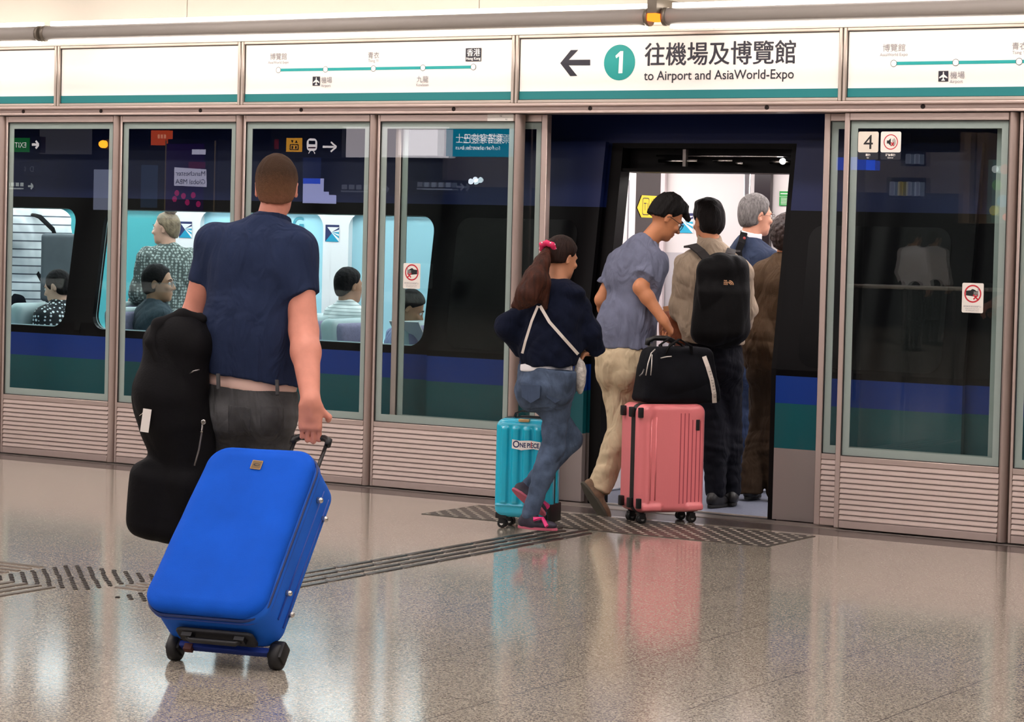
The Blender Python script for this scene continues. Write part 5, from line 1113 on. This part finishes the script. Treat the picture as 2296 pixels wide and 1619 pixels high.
# ---- grey haired man further inside
p = mk(15.55)
J = dict(s=1.04, fb=U(FH*.8+RH*.6), fh=U(RH*.86+FH*.36-UP*.05), hd=p(1694, 482), nk=p(1678, 548, .0), pv=p(1690, 800), shL=p(1652, 585, .10), shR=p(1722, 590, -.08), elL=p(1650, 680, .1), wrL=p(1680, 740, .25), elR=p(1728, 670, -.08), wrR=p(1742, 740, .0),
         hipL=p(1676, 830, .05), hipR=p(1698, 830, -.05), knL=p(1672, 950, .0), knR=p(1690, 950, .1), anL=p(1664, 1055, .05), anR=p(1690, 1060, .15))
M5 = person('grey-haired man with glasses and a blue jacket, in profile inside the train doorway', (J['pv'][0], J['pv'][1]))
SK5 = skin('skin_pink', '#d79c82')
body(M5, J, SK5, [(J['wrR'], U(RH*.6-UP*.5), FH, 1), (J['wrL'], U(RH*.8-UP*.4), FH, -1)], .0055)
add_eyes(M5, J['hd'], J['fh'], J['s']); glasses(M5, J['hd'], J['fh'], J['s'], col='#5a4a3c', rim=.0015)
solid('hair', hair_prims(J['hd'], J['fh'], J['s'], th=.011, nape=-.075, brow=.058, slope=.55, vol=.004), mat('hair_grey', '#6f6b69', .75, spec=.2, bump=.7, bscale=70, vary=.45, vscale=45, stretch=(2, 2, .6)), M5, .005, strands(.002, J['fh'], 12), .004)
JK = cloth('jacket_slate_blue', '#2e384e', .9, bump=.25); up = U(J['nk']-J['pv'])
solid('jacket', tors(J, .024, 1.08, 1.1)+[cone(J['shL'], J['elL'], .07, .062, .04), chop(cone(J['elL'], J['wrL'], .06, .048, .03), J['wrL'], J['wrL']-J['elL']), cone(J['shR'], J['elR'], .07, .062, .04), chop(cone(J['elR'], J['wrR'], .06, .048, .03), J['wrR'], J['wrR']-J['elR']), cut(p(1690, 830, 0), -UP, .004), cone(J['nk'], J['hd'], .058, .055, .006, 's')], JK, M5, .0065, wrinkle(.007, (14, 14, 14), 51), .012)
solid('shirt_collar', [chop(cone(p(1682, 540, 0), p(1690, 505, 0), .072, .058, .01), p(1688, 518, 0), U(UP-FH*.25+RH*.2)), cone(p(1680, 560), p(1692, 480), .054, .052, .006, 's')], mat('top_white'), M5, .005)
solid('jeans', seatp(J, .018)+leg(J, 'L', .018)+leg(J, 'R', .018)+[cut(J['pv']+UP*.06, UP, .004), cut(J['anL']-UP*.05, -UP, .004)], cloth('jeans_mid_blue', '#4d5f86', .85, vary=.3), M5, .007, wrinkle(.006, (14, 14, 26), 52), .01)
shoe(M5, J['anL'], U(RH+FH*.3), 1., SHK, SOLE); shoe(M5, J['anR'], U(RH+FH*.3), 1., SHK, SOLE)
b = MB(); b.strap([p(1668, 520, .06), p(1668, 524, -.05), p(1662, 545, -.125), p(1655, 565, -.14), p(1662, 620, -.16)], [UP, UP-FH, -FH, -FH, -FH], .045, .008); b.build('shoulder_strap', mat('strap_black'), M5)
b = MB(); b.lathe(p(1669, 534, -.128), -FH, [(0, .009), (.004, .007)], 12); b.build('strap_badge', mat('badge_red', '#b04a4a', .5), M5)

# ---- curly haired person in the brown jacket, half behind the door
p = mk(15.2)
J = dict(s=.98, fb=U(FH*.8+RH*.6), fh=U(FH*.8+RH*.6), hd=p(1768, 528), nk=p(1758, 590), pv=p(1738, 800), shL=p(1712, 622, .06), shR=p(1800, 628, -.04), elL=p(1704, 715, .10), wrL=p(1716, 770, .24), elR=p(1806, 720, .0), wrR=p(1806, 775, .14),
         hipL=p(1718, 836, .03), hipR=p(1760, 836, -.03), knL=p(1716, 965, .08), knR=p(1745, 960, -.02), anL=p(1682, 1084, -.02), anR=p(1742, 1100, -.04))
M6 = person('curly-haired person in brown jacket and brown trousers, half hidden by the doorway edge', (J['pv'][0], J['pv'][1]))
body(M6, J, SK3, [(J['wrL'], U(FH*.6+RH*.6-UP*.4), -UP, -1), (J['wrR'], U(FH*.7-UP*.5), -RH, 1)], .006)
solid('hair', hair_prims(J['hd'], J['fh'], .98, th=.024, nape=-.10, brow=.07, slope=.5, vol=.0, ears=False), mat('hair_curly', '#2a1a15', .6, bump=.8, bscale=40, vary=.4, vscale=30), M6, .006, wrinkle(.008, (75, 75, 75), 61), .012)
BJ = cloth('jacket_brown', '#4a3826', .8, bump=.2)
solid('jacket', tors(J, .028, 1.1, 1.12)+[cone(J['shL'], J['elL'], .072, .064, .04), chop(cone(J['elL'], J['wrL'], .06, .05, .03), J['wrL'], J['wrL']-J['elL']), cone(J['shR'], J['elR'], .072, .064, .04), chop(cone(J['elR'], J['wrR'], .06, .05, .03), J['wrR'], J['wrR']-J['elR']), ell(p(1730, 770), (.17, .14, .17), [RH, FH, UP], .08), cut(p(1735, 838), -UP, .004), cone(J['nk']+UP*.03, J['hd'], .058, .055, .006, 's')], BJ, M6, .0065, wrinkle(.009, (13, 13, 12), 62), .015)
solid('collar', [chop(cone(p(1756, 596, 0), p(1762, 562, 0), .094, .074, .01), p(1760, 574, 0), UP-FH*.3), cone(p(1755, 610), p(1765, 540), .06, .06, .006, 's')], BJ, M6, .006)
BTR = cloth('trousers_brown', '#382a1d', .85)
solid('trousers', seatp(J, .022)+leg(J, 'L', .030, knee=.064)+leg(J, 'R', .030, knee=.064)+[chop(cone(J['knL']*.4+J['anL']*.6, J['anL']-UP*.07-RH*.01, .075, .082, .03), J['anL']-UP*.055, U(-UP+RH*.05)), cut(J['pv']+UP*.05, UP, .004), cut(J['anR']-UP*.05, -UP, .004)], BTR, M6, .007, wrinkle(.008, (14, 14, 22), 63), .012)
shoe(M6, J['anR'], U(FH+RH*.4), 1., SHK, SOLE); shoe(M6, J['anL'], U(FH+RH*.4), 1., SHK, SOLE)

# ------------------------------------------------------------------ passengers inside the train
def bust(label, px, py, Y, f, fb, m_skin, m_shirt, m_hair, s=1., seated=True, hair={}, sh_wr=(16, 16, 14), seed=0, lean=0., drop=.17, gcol=None, hup=UP, w=1.05, sidef=(.9, .0)):
    """head centre at a pixel on the plane Y; torso below"""
    hd = wl(px, py, Y); f = U(f); fb = U(fb); r = np.cross(fb, UP); nk = hd-UP*drop*s-f*.02*s-fb*lean*.0; pv = nk-UP*(.50 if seated else .57)*s-fb*lean
    J = dict(s=s, fb=fb, fh=f, hd=hd, nk=nk, pv=pv, shL=nk-UP*.055*s-r*.165*s, shR=nk-UP*.055*s+r*.165*s)
    for q, sg in (('L', -1), ('R', 1)):
        J['el'+q] = J['sh'+q]-UP*.27*s+r*sg*.06*s+fb*.02; J['wr'+q] = J['el'+q]+fb*.22*s-UP*.06*s-r*sg*.05*s
        J['hip'+q] = pv+r*sg*.085*s-UP*.03
        if seated: J['kn'+q] = J['hip'+q]+fb*.42*s+UP*.03; J['an'+q] = J['kn'+q]-UP*max(.15, J['kn'+q][2]-.09)
        else: J['kn'+q] = J['hip'+q]-UP*(J['hip'+q][2]-.1)*.5; J['an'+q] = J['hip'+q]*np.array([1, 1, 0])+UP*.09
    J['hup'] = hup
    M = person(label, (pv[0], pv[1]))
    body(M, J, m_skin, [(J['wrL'], fb, -UP, -1), (J['wrR'], fb, -UP, 1)], .0075)
    solid('top', tors(J, .018, w, 1.08)+[cone(J['shL'], J['elL'], .066, .060, .04), chop(cone(J['elL'], J['wrL'], .058, .048, .03), J['wrL'], J['wrL']-J['elL']), cone(J['shR'], J['elR'], .066, .060, .04), chop(cone(J['elR'], J['wrR'], .058, .048, .03), J['wrR'], J['wrR']-J['elR']), ell(pv+UP*.03, (.17, .13, .12 if seated else .2), [r, fb, UP], .06), cut(pv-UP*(.02 if seated else .14), -UP, .004), cone(nk+UP*.0, hd, .056*s, .052*s, .006, 's')], m_shirt, M, .009, wrinkle(.007, sh_wr, seed), .012)
    solid('trousers', seatp(J, .016)+leg(J, 'L', .014)+leg(J, 'R', .014)+[cut(J['anL']-UP*.04, -UP, .004)], BT, M, .011)
    for q in 'LR': shoe(M, J['an'+q], fb, 1., SHK, SOLE)
    if m_hair: solid('hair', hair_prims(hd, f, s, hup, **hair), m_hair, M, .0065, strands(.002, f, seed), .004)
    add_eyes(M, hd, f, s, hup)
    if gcol: glasses(M, hd, f, s, hup, gcol, .0016)
    return M, J
def striped(name, base, line, period, width, axis='Z'):
    m = mat(name, base, .85); nt = m.node_tree; tc = nt.nodes.new('ShaderNodeTexCoord'); sp = nt.nodes.new('ShaderNodeSeparateXYZ'); nt.links.new(tc.outputs['Object'], sp.inputs[0])
    a = nt.nodes.new('ShaderNodeMath'); a.operation = 'MODULO'; a.inputs[1].default_value = period; l = nt.nodes.new('ShaderNodeMath'); l.operation = 'LESS_THAN'; l.inputs[1].default_value = width
    nt.links.new(sp.outputs[axis], a.inputs[0]); nt.links.new(a.outputs[0], l.inputs[0]); mx = nt.nodes.new('ShaderNodeMix'); mx.data_type = 'RGBA'; mx.inputs[6].default_value = lin(base); mx.inputs[7].default_value = lin(line)
    nt.links.new(l.outputs[0], mx.inputs[0]); nt.links.new(mx.outputs[2], nt.nodes['Principled BSDF'].inputs['Base Color']); return m
def dotted(name, base, dot, scale, r, kind='F1'):
    m = mat(name, base, .85); nt = m.node_tree; tc = nt.nodes.new('ShaderNodeTexCoord'); v = nt.nodes.new('ShaderNodeTexVoronoi'); v.inputs['Scale'].default_value = scale; v.inputs['Randomness'].default_value = .35
    nt.links.new(tc.outputs['Object'], v.inputs['Vector']); l = nt.nodes.new('ShaderNodeMath'); l.operation = 'LESS_THAN'; l.inputs[1].default_value = r; nt.links.new(v.outputs['Distance'], l.inputs[0])
    mx = nt.nodes.new('ShaderNodeMix'); mx.data_type = 'RGBA'; mx.inputs[6].default_value = lin(base); mx.inputs[7].default_value = lin(dot); nt.links.new(l.outputs[0], mx.inputs[0]); nt.links.new(mx.outputs[2], nt.nodes['Principled BSDF'].inputs['Base Color']); return m
XP, YP = np.array([1., 0, 0]), np.array([0, 1., 0])
SK6, SK7 = skin('skin_fair', '#e0ad94'), skin('skin_olive', '#a87a5e')
DKH = mat('hair_dark_soft', '#1a1413', .75, spec=.15, bump=.6, bscale=60, vary=.4, vscale=30)
# man in the striped shirt standing in the aisle
M7, J7 = bust('standing passenger in a white striped polo shirt behind the leftmost train window', 74, 418, 1.55, U(-RH*.75+FH*.6), U(-RH*.35+FH), SK6, striped('polo_striped', '#eef0f0', '#565d66', .062, .010), DKH, 1.14, False, dict(th=.008), seed=71, w=1.2)
q_c = wl(138, 600, 1.32); TR_ = U(-XP*.6+YP); rr_ = np.cross(TR_, UP)
KB = thing('shoulder_case', 'flat grey case slung on the back of the striped shirt passenger', 'bag', tuple(q_c-UP*.25)); solid('case_body', [rbox(q_c, (.145, .06, .25), [rr_, TR_, UP], .025)], mat('case_grey', '#5e6468', .6, vary=.1), KB, .01)
b = MB(); b.strap([wl(62, 478, 1.50), wl(90, 487, 1.40), wl(120, 515, 1.30), wl(128, 540, 1.28)], [UP, UP-YP, -YP, -YP], .035, .008); b.build('strap', mat('strap_black'), KB)
b = MB(); b.strap([wl(85, 612, 1.38), wl(100, 640, 1.34), wl(118, 660, 1.3)], -YP, .03, .006); b.build('lower_strap', mat('strap_black'), KB)
bust('balding seated passenger in a polka dot shirt behind the leftmost train window', 130, 642, .80, U(-RH*.9+FH*.3-UP*.25), U(-RH*.8+FH*.5), SK6, dotted('shirt_polka', '#16181d', '#e8eaea', 34, .33), DKH, .98, True, dict(th=.006, brow=.02, slope=.25), seed=72)
M9, J9 = bust('standing woman with fair hair in a bun and patterned cardigan, inside the train', 373, 512, 1.75, U(-RH*.93+FH*.30), U(-RH*.45+FH), SK6, dotted('cardigan_pattern', '#4d5450', '#9aa39c', 46, .42), mat('hair_fair', '#7d684f', .6, bump=.6, bscale=60, vary=.35, vscale=30), .97, False, dict(th=.009, nape=-.075, brow=.066, slope=.95), seed=73, w=1.1)
solid('bun', [ell(wl(383, 471, 1.75), (.045, .045, .035)), ], mat('hair_fair'), M9, .006, wrinkle(.004, (60, 60, 60), 3), .005)
solid('collar', [chop(cone(J9['nk']-UP*.03, J9['nk']+UP*.05, .095, .075, .01), J9['nk']+UP*.035, UP+J9['fb']*-.2)], mat('cardigan_collar', '#3f4743', .9, bump=.4), M9, .008)
M10, J10 = bust('smiling seated man with glasses and dark jacket behind the second glass panel', 354, 634, .78, U(RH*.97-FH*.12), U(RH*.85+FH*.35), SK7, cloth('jacket_charcoal', '#3d464c', .9), DKH, 1.05, True, dict(th=.009, brow=.045, slope=.42), seed=74, gcol='#6b6460')
solid('collar', [chop(cone(J10['nk']-UP*.03, J10['nk']+UP*.05, .088, .072, .01), J10['nk']+UP*.03, UP+J10['fb']*-.1), cone(J10['nk'], J10['hd'], .056, .055, .005, 's')], cloth('collar_blue', '#6c7b88', .9), M10, .007)
bust('seated dark-haired man in a pale checked shirt, right of the polo man', 782, 640, .95, U(RH*.75+FH*.6), U(RH*.8+FH*.5), SK7, striped('shirt_checked', '#e4e6e2', '#8f9796', .022, .004), DKH, .95, True, dict(th=.012, brow=.058), seed=75)
bust('seated passenger looking down, at the right-hand end of the long train window', 918, 690, .80, U(RH*.9+FH*.05-UP*.45), U(RH*.9+FH*.2), SK7, cloth('top_lilac_blue', '#8d93b4', .9), DKH, .95, True, dict(th=.012), seed=76)
b = MB(); c = wl(921, 755, .62); b.obox(c, U(XP+YP*.2), U(UP*.6+YP*-.5), U(np.cross(XP, U(UP*.6-YP*.5))), .10, .13, .004); b.mi = 1; b.obox(c-YP*.01+UP*.03, U(XP+YP*.2), U(UP*.6+YP*-.5), U(np.cross(XP, U(UP*.6-YP*.5))), .06, .05, .002)
tag(b.build('magazine', [PAPER, mat('print_pink', '#b8586a', .6)]), 'open magazine in front of the passenger looking down', 'magazine')
# seats
s0 = seat(66, 700, .72, -1, 'grey train seat seen from its back, below the striped shirt passenger')
c = wl(66, 700, .72); PT = Print((c[0]-.02, .49, 0), (1, 0, 0), (0, 0, 1))
seat(304, 690, .75, 1, 'lilac train seat just behind the smiling man with glasses')
seat(318, 660, 1.75, 1, 'pale train seat by the far side, behind the smiling man')
seat(452, 700, 1.0, 1, 'train seat ahead of the smiling man, mostly hidden behind the polo man')
seat(726, 700, .75, 1, 'train seat with lilac headrest right beside the polo man')
seat(752, 680, 1.30, 1, 'train seat in the second row behind the lilac headrest')
seat(790, 705, .62, 1, 'pale train seat in front of the man in the checked shirt')
seat(950, 710, .78, 1, 'pale train seat at the right-hand end of the long window')
b = None
# ------------------------------------------------------------------ the concourse side behind the photographer, mirrored by the glass
def mir(x, y, D): q = wl(x, y, D); return np.array([q[0], -D, q[2]])
def mboard(px0, py0, px1, py1, D, m, name, label, cat, th=.08, draw=None):
    a, e = mir(px0, py1, D), mir(px1, py0, D); t = thing(name, label, cat, ((a[0]+e[0])/2, -D, a[2]))
    b = MB(); b.box(a[0], e[0], -D-th, -D, a[2], e[2]); b.build('panel', m, t)
    if draw: P = Print((e[0], -D, a[2]), (-1, 0, 0), (0, 0, 1)); draw(P, e[0]-a[0], e[2]-a[2]); P.build('lettering', t)
    return t, a, e
NAVYB = mat('board_navy', '#10141f', .4); GLW = glow('board_white_light', '#fff4f6', 9.); GLT = glow('board_teal_light', '#0d7d9c', 5.); GLY = glow('board_yellow_light', '#f0a830', 7.); GLO = glow('board_orange_light', '#e8572e', 5.); GLG = glow('board_green_light', '#1d9a3c', 3.)
GLB = glow('board_blue_light', '#2e53e0', 8.); GLP = glow('board_lilac_light', '#b9bdf5', 8.); GLM = glow('board_magenta_light', '#c01f6e', 5.); GLWd = glow('board_soft_light', '#e9f2f0', 4.); GLA = glow('board_amber_light', '#ff9a20', 30.); GLK = glow('board_grey_light', '#8d93a8', 2.2)
def dr1(P, w, h):      # lift, train and arrow pictograms; drawn so that the mirror image reads like the photograph
    X = lambda px: (759-px)/(759-618)*w; Yv = lambda py: (352-py)/(352-285)*h
    def rc(a, b_, c, d, m): P.rect(X(c), Yv(d), X(a), Yv(b_), m)
    rc(649, 309, 681, 340, GLY); rc(656, 323, 674, 336, BLACK); rc(658, 325, 672, 334, GLY); rc(660, 327, 663, 333, BLACK); rc(667, 327, 670, 333, BLACK)
    P.poly([(X(658), Yv(314)), (X(661), Yv(320)), (X(664), Yv(314))], BLACK); P.poly([(X(666), Yv(320)), (X(669), Yv(314)), (X(672), Yv(320))], BLACK)
    P.rr(X(711), Yv(338), X(690), Yv(310), w*.05, GLW); rc(694, 315, 707, 323, BLACK); rc(693, 329, 708, 332, RED); P.bar(X(694), Yv(344), X(697), Yv(338), w*.01, GLW); P.bar(X(707), Yv(344), X(704), Yv(338), w*.01, GLW)
    P.bar(X(722), Yv(328.5), X(745), Yv(328.5), h*.07, GLW); P.bar(X(738), Yv(318), X(749), Yv(328.5), h*.06, GLW); P.bar(X(738), Yv(339), X(749), Yv(328.5), h*.06, GLW); rc(625, 312, 634, 334, RED)
mboard(604, 285, 764, 352, 9., NAVYB, 'hanging_sign', 'navy hanging sign with lift, train and arrow pictograms, mirrored behind the polo man', 'sign', draw=dr1)
mboard(764, 284, 846, 352, 9.6, glow('panel_dim', '#efe4ec', 4.5), 'light_box', 'pale lit panel mirrored in the glass right of the polo man', 'light')
mboard(854, 284, 996, 352, 10., glow('panel_dim', '#efe4ec', 4.5), 'light_box', 'wide pale lit panel mirrored beside the teal board', 'light')
mboard(890, 290, 978, 348, 9.98, glow('panel_bright', '#fff4fa', 7.), 'light_box', 'bright inner panel mirrored beside the teal board', 'light', .01)
def dr2(P, w, h): P.text('乘搭穿梭巴士', w*.1, h*.5, h*.38, GLW, fit=w*.75); P.text('for shuttle bus', w*.25, h*.25, h*.2, GLW, fit=w*.6)
mboard(997, 288, 1142, 350, 10., glow('board_teal_light'), 'hanging_sign', 'teal sign with mirrored white lettering in the panel left of the doorway', 'sign', draw=dr2)
mboard(676, 350, 710, 400, 14., glow('board_blue_dim', '#3a4a8c', 1.6), 'timetable_screen', 'dim blue timetable screen mirrored behind the head of the polo man', 'screen')
def dr3(P, w, h): P.rect(0, h*.78, w, h, GLB)
mboard(676, 400, 716, 455, 14., GLP, 'timetable_screen', 'lilac lit timetable screen mirrored beside the head of the polo man', 'screen', draw=dr3)
mboard(710, 430, 744, 456, 14.05, GLP, 'timetable_screen', 'small lilac lit screen below the timetable, mirrored in the glass', 'screen')
def arrow(P, x, y, s, m): P.bar(x+s, y, x, y, s*.28, m); P.bar(x+s*.42, y+s*.42, x, y, s*.26, m); P.bar(x+s*.42, y-s*.42, x, y, s*.26, m)
mboard(-6, 309, 62, 340, 8., GLG, 'exit_sign', 'green exit sign mirrored at the top of the leftmost whole panel', 'sign', draw=lambda P, w, h: P.text('EXIT', w*.08, h*.3, h*.55, GLW))
mboard(63, 306, 88, 342, 8., NAVYB, 'arrow_sign', 'navy sign with a white arrow mirrored beside the green exit sign', 'sign', draw=lambda P, w, h: arrow(P, w*.18, h*.5, w*.62, GLW))
mboard(40, 363, 88, 392, 10., NAVYB, 'letter_sign', 'dark sign with the letters D E mirrored in the leftmost whole panel', 'sign', draw=lambda P, w, h: (P.text('D', w*.3, h*.25, h*.6, GLK), P.text('E', w*.68, h*.3, h*.45, GLK)))
mboard(2, 404, 76, 430, 11., NAVYB, 'arrow_sign', 'dim green lettered sign with an arrow mirrored in the leftmost whole panel', 'sign', draw=lambda P, w, h: (arrow(P, w*.06, h*.5, h*.55, GLWd), [P.rect(w*(.35+.14*k), h*.48, w*(.45+.14*k), h*.78, GLWd) for k in range(4)], P.rect(w*.35, h*.24, w*.85, h*.34, GLWd)))
mboard(85, 290, 195, 345, 12., glow('wall_wash', '#a09ca4', .9), 'wall_panel', 'dim grey wall panel mirrored beside the amber lamp', 'panel')
q = mir(226, 323, 10.); t = thing('beacon_lamp', 'round amber beacon lamp mirrored in the leftmost whole panel', 'lamp', tuple(q)); b = MB(); b.lathe(q, (0, 1, 0), [(-.06, .02), (-.05, .045), (0, .045), (.03, .03), (.04, .01)], 18); b.build('lens', GLA, t); b = MB(); b.box(q[0]-.03, q[0]+.1, q[1]-.1, q[1]-.06, q[2]-.06, q[2]+.06); b.build('backplate', NAVYB, t)
mboard(206, 380, 240, 470, 12., glow('poster_pale', '#b7bfe0', 3.), 'poster_box', 'pale lit poster mirrored beside the first upright', 'poster')
mboard(335, 292, 374, 325, 9., GLO, 'orange_sign', 'orange sign mirrored at the top of the second whole panel', 'sign', draw=lambda P, w, h: [P.rect(w*(.12+.18*k), h*.45, w*(.24+.18*k), h*.72, glow('orange_text', '#ffa080', 6.)) for k in range(3)])
# advertising pillar
def dr5(P, w, h):
    X = lambda px: (485-px)/(485-366)*w; Yv = lambda py: (490-py)/(490-315)*h
    P.rect(X(455), Yv(490), X(368), Yv(325), glow('ad_purple', '#3a1266', 1.6)); P.poly([(X(388), Yv(416)), (X(462), Yv(418)), (X(460), Yv(380)), (X(388), Yv(376))], glow('ad_white', '#d6d2ee', 6.))
    P.text('Manchester', X(458), Yv(394), h*.085, BLACK, fit=X(391)-X(458)); P.text('Global MBA', X(458), Yv(412), h*.085, BLACK, fit=X(391)-X(458))
    P.rect(X(458), Yv(348), X(427), Yv(337), glow('ad_white')); P.rect(X(458), Yv(378), X(420), Yv(364), glow('ad_plum', '#7a1050', 2.5))
    for px, py in ((410, 438), (432, 436), (419, 452), (444, 455), (390, 445), (395, 432)): P.disc(X(px), Yv(py), w*.045, GLM)
    for px in (368, 479): P.rect(X(px+1.5), Yv(490), X(px-1.5), Yv(318), glow('pillar_edge', '#a08a6a', 1.5))
mboard(364, 312, 486, 492, 9., mat('pillar_dark', '#15101f', .3), 'advertising_pillar', 'purple advertising pillar with a white Manchester Global MBA panel, mirrored above the bun woman', 'pillar', .4, draw=dr5)
mboard(312, 370, 342, 465, 11., glow('column_blue', '#4a6a96', 1.3), 'lit_column', 'bluish lit column mirrored left of the purple advertising pillar', 'column')
def dr6(P, w, h): arrow(P, w*.02, h*.5, h*.6, GLK); [P.rect(w*(.22+.12*k), h*.46, w*(.31+.12*k), h*.82, GLK) for k in range(5)]; P.rect(w*.2, h*.25, w*.8, h*.36, GLK)
mboard(735, 410, 872, 437, 13., NAVYB, 'arrow_sign', 'dim lettered sign with an arrow mirrored right of the head of the polo man', 'sign', draw=dr6)
mboard(905, 404, 1040, 432, 13., NAVYB, 'arrow_sign', 'dim lettered sign with an arrow mirrored left of the doorway', 'sign', draw=dr6)
for px, py in ((1056, 407), (1066, 403)):
    q = mir(px, py, 16.); b = MB(); b.lathe(q, (0, 1, 0), [(0, .03), (.03, .04), (.05, .03)], 14); tag(b.build('spotlight', glow('spot_light', '#e8f4ff', 16.)), 'small bright spotlight mirrored under the teal board, %s of a pair' % ('left' if px < 1060 else 'right'), 'light')
# right-hand panel
mboard(1862, 352, 1954, 380, 12., glow('strip_blue', '#2a58e8', 5.), 'lit_strip', 'blue lit strip mirrored under the car 4 sticker', 'light')
def dr7(P, w, h):
    for k, m in enumerate((GLK, GLK, glow('yellow_dim', '#b09a30', 2.), GLK)): P.rr(w*(.08+.23*k), h*.12, w*(.23+.23*k), h*.8, w*.03, m)
mboard(1985, 398, 2068, 444, 12., NAVYB, 'pictogram_sign', 'dark sign with four dim pictograms mirrored in the right-hand panel', 'sign', draw=dr7)
mboard(2018, 340, 2068, 372, 13., NAVYB, 'pictogram_sign', 'small dark sign with two pale pictograms beside the quiet car sticker', 'sign', draw=lambda P, w, h: (P.rr(w*.15, h*.15, w*.4, h*.85, w*.04, GLK), P.rr(w*.55, h*.15, w*.8, h*.85, w*.04, GLK)))
for px0, px1, lab in ((2146, 2176, 'bronze column mirrored right of the two white-shirted men, left one'), (2184, 2206, 'bronze column mirrored right of the two white-shirted men, right one')):
    mboard(px0, 296, px1, 500, 14., mat('bronze_column', '#8a7664', .4, .3), 'clad_column', lab, 'column', .4)
def dr8(P, w, h):
    for k, (u, v, r, m) in enumerate(((.3, .85, .2, glow('ad_red', '#c04a30', 3.)), (.6, .6, .22, glow('ad_green', '#6a9a50', 3.)), (.35, .35, .25, glow('ad_sky', '#50a0c0', 3.)), (.7, .2, .2, glow('ad_yellow', '#c0b850', 3.)), (.7, .85, .15, GLWd), (.2, .1, .14, GLO))): P.disc(w*u, h*v, w*r, m, 20, h*r*.4)
mboard(2210, 358, 2268, 500, 12., glow('ad_ground', '#6f8276', 1.6), 'poster_box', 'colourful lit poster mirrored at the right side of the right-hand panel', 'poster', draw=dr8)
q0, q1 = mir(1880, 640, 10.), mir(2290, 652, 10.); t = thing('handrail', 'pale horizontal handrail mirrored across the right-hand panel', 'rail', (q0[0], q0[1], q0[2]))
b = MB(); b.tube([q0, q1], .02, 10); b.build('rail', mat('rail_pale', '#d8d0c4', .3, .6), t)
for k in range(4): c = q0+(q1-q0)*(.1+.27*k); b = MB(); b.tube([(c[0], c[1], 0), tuple(c)], .018, 10); b.build('post', mat('rail_post_dark', '#2a2826', .5), t)
b = MB(); q = mir(2140, 500, 22.); b.box(q[0]-9, q[0]+9, -22.3, -22, 2.3, 2.9); tag(b.build('trim_6', mat('concourse_beam', '#7f7a80', .6)), kind='structure')
# two men in white shirts far behind
for i, (px, lab) in enumerate(((2041, 'man in white shirt and dark trousers, left of the pair mirrored in the right-hand panel'), (2087, 'man in white shirt and dark trousers, right of the pair mirrored in the right-hand panel'))):
    D_ = 21.+2.2*i; g_ = mir(px, 640, D_); hd = np.array([g_[0], -D_, 1.62]); bk = U([.3, -1, 0]); r = np.cross(bk, UP); nk = hd-UP*.16; pv = hd-UP*.68
    J = dict(s=1., fb=bk, fh=bk, hd=hd, nk=nk, pv=pv, shL=nk-UP*.05-r*.17, shR=nk-UP*.05+r*.17)
    for q, sg in (('L', -1), ('R', 1)): J['el'+q] = J['sh'+q]-UP*.28+r*sg*.06; J['wr'+q] = J['el'+q]-UP*.2+bk*.1; J['hip'+q] = pv+r*sg*.085; J['kn'+q] = J['hip'+q]-UP*.43+bk*.03; J['an'+q] = J['hip'+q]*np.array([1, 1, 0])+UP*.09
    M = person(lab, (g_[0], -D_)); body(M, J, SK7, [(J['wrL'], -UP, r, -1), (J['wrR'], -UP, -r, 1)], .012)
    solid('shirt', tors(J, .02, 1.1, 1.1)+[cone(J['sh'+q], J['el'+q], .066, .06, .04) for q in 'LR']+[chop(cone(J['el'+q], J['wr'+q], .058, .048, .03), J['wr'+q], J['wr'+q]-J['el'+q]) for q in 'LR']+[cut(pv-UP*.04, -UP), cone(nk, hd, .056, .05, .006, 's')], mat('shirt_white_far', '#f2eff2', .8), M, .012)
    solid('trousers', seatp(J, .016)+leg(J, 'L', .014)+leg(J, 'R', .014), BT, M, .013); solid('hair', hair_prims(hd, bk, 1.), DKH, M, .011)
    for q in 'LR': shoe(M, J['an'+q], bk, 1., SHK, SOLE)
# ------------------------------------------------------------------ ceiling lights of the platform
def ceiling_panel(x, y, w_, d, st=17.):
    t = thing('ceiling_light', 'recessed white ceiling panel light, unseen; rear rows added to light the mirrored men', 'light', (x, y, 4.38), 0, 'ceiling panel lights')
    b = MB(); b.box(x-w_/2, x+w_/2, y-d/2, y+d/2, 4.37, 4.39); b.build('diffuser', glow('ceiling_glow', '#fff3ee', st), t)
    b = MB()
    for q in ((x-w_/2-.04, x-w_/2, y-d/2, y+d/2), (x+w_/2, x+w_/2+.04, y-d/2, y+d/2), (x-w_/2-.04, x+w_/2+.04, y-d/2-.04, y-d/2), (x-w_/2-.04, x+w_/2+.04, y+d/2, y+d/2+.04)): b.box(*q, 4.36, 4.4)
    b.build('frame', STEEL_D, t)
for x in range(-22, 5, 4):
    for y in (-2.2, -5.2, -8.2, -11.5, -16., -21., -26.): ceiling_panel(x+.5, y, 2.6, .5)  # rows behind the camera are added to light the mirrored men
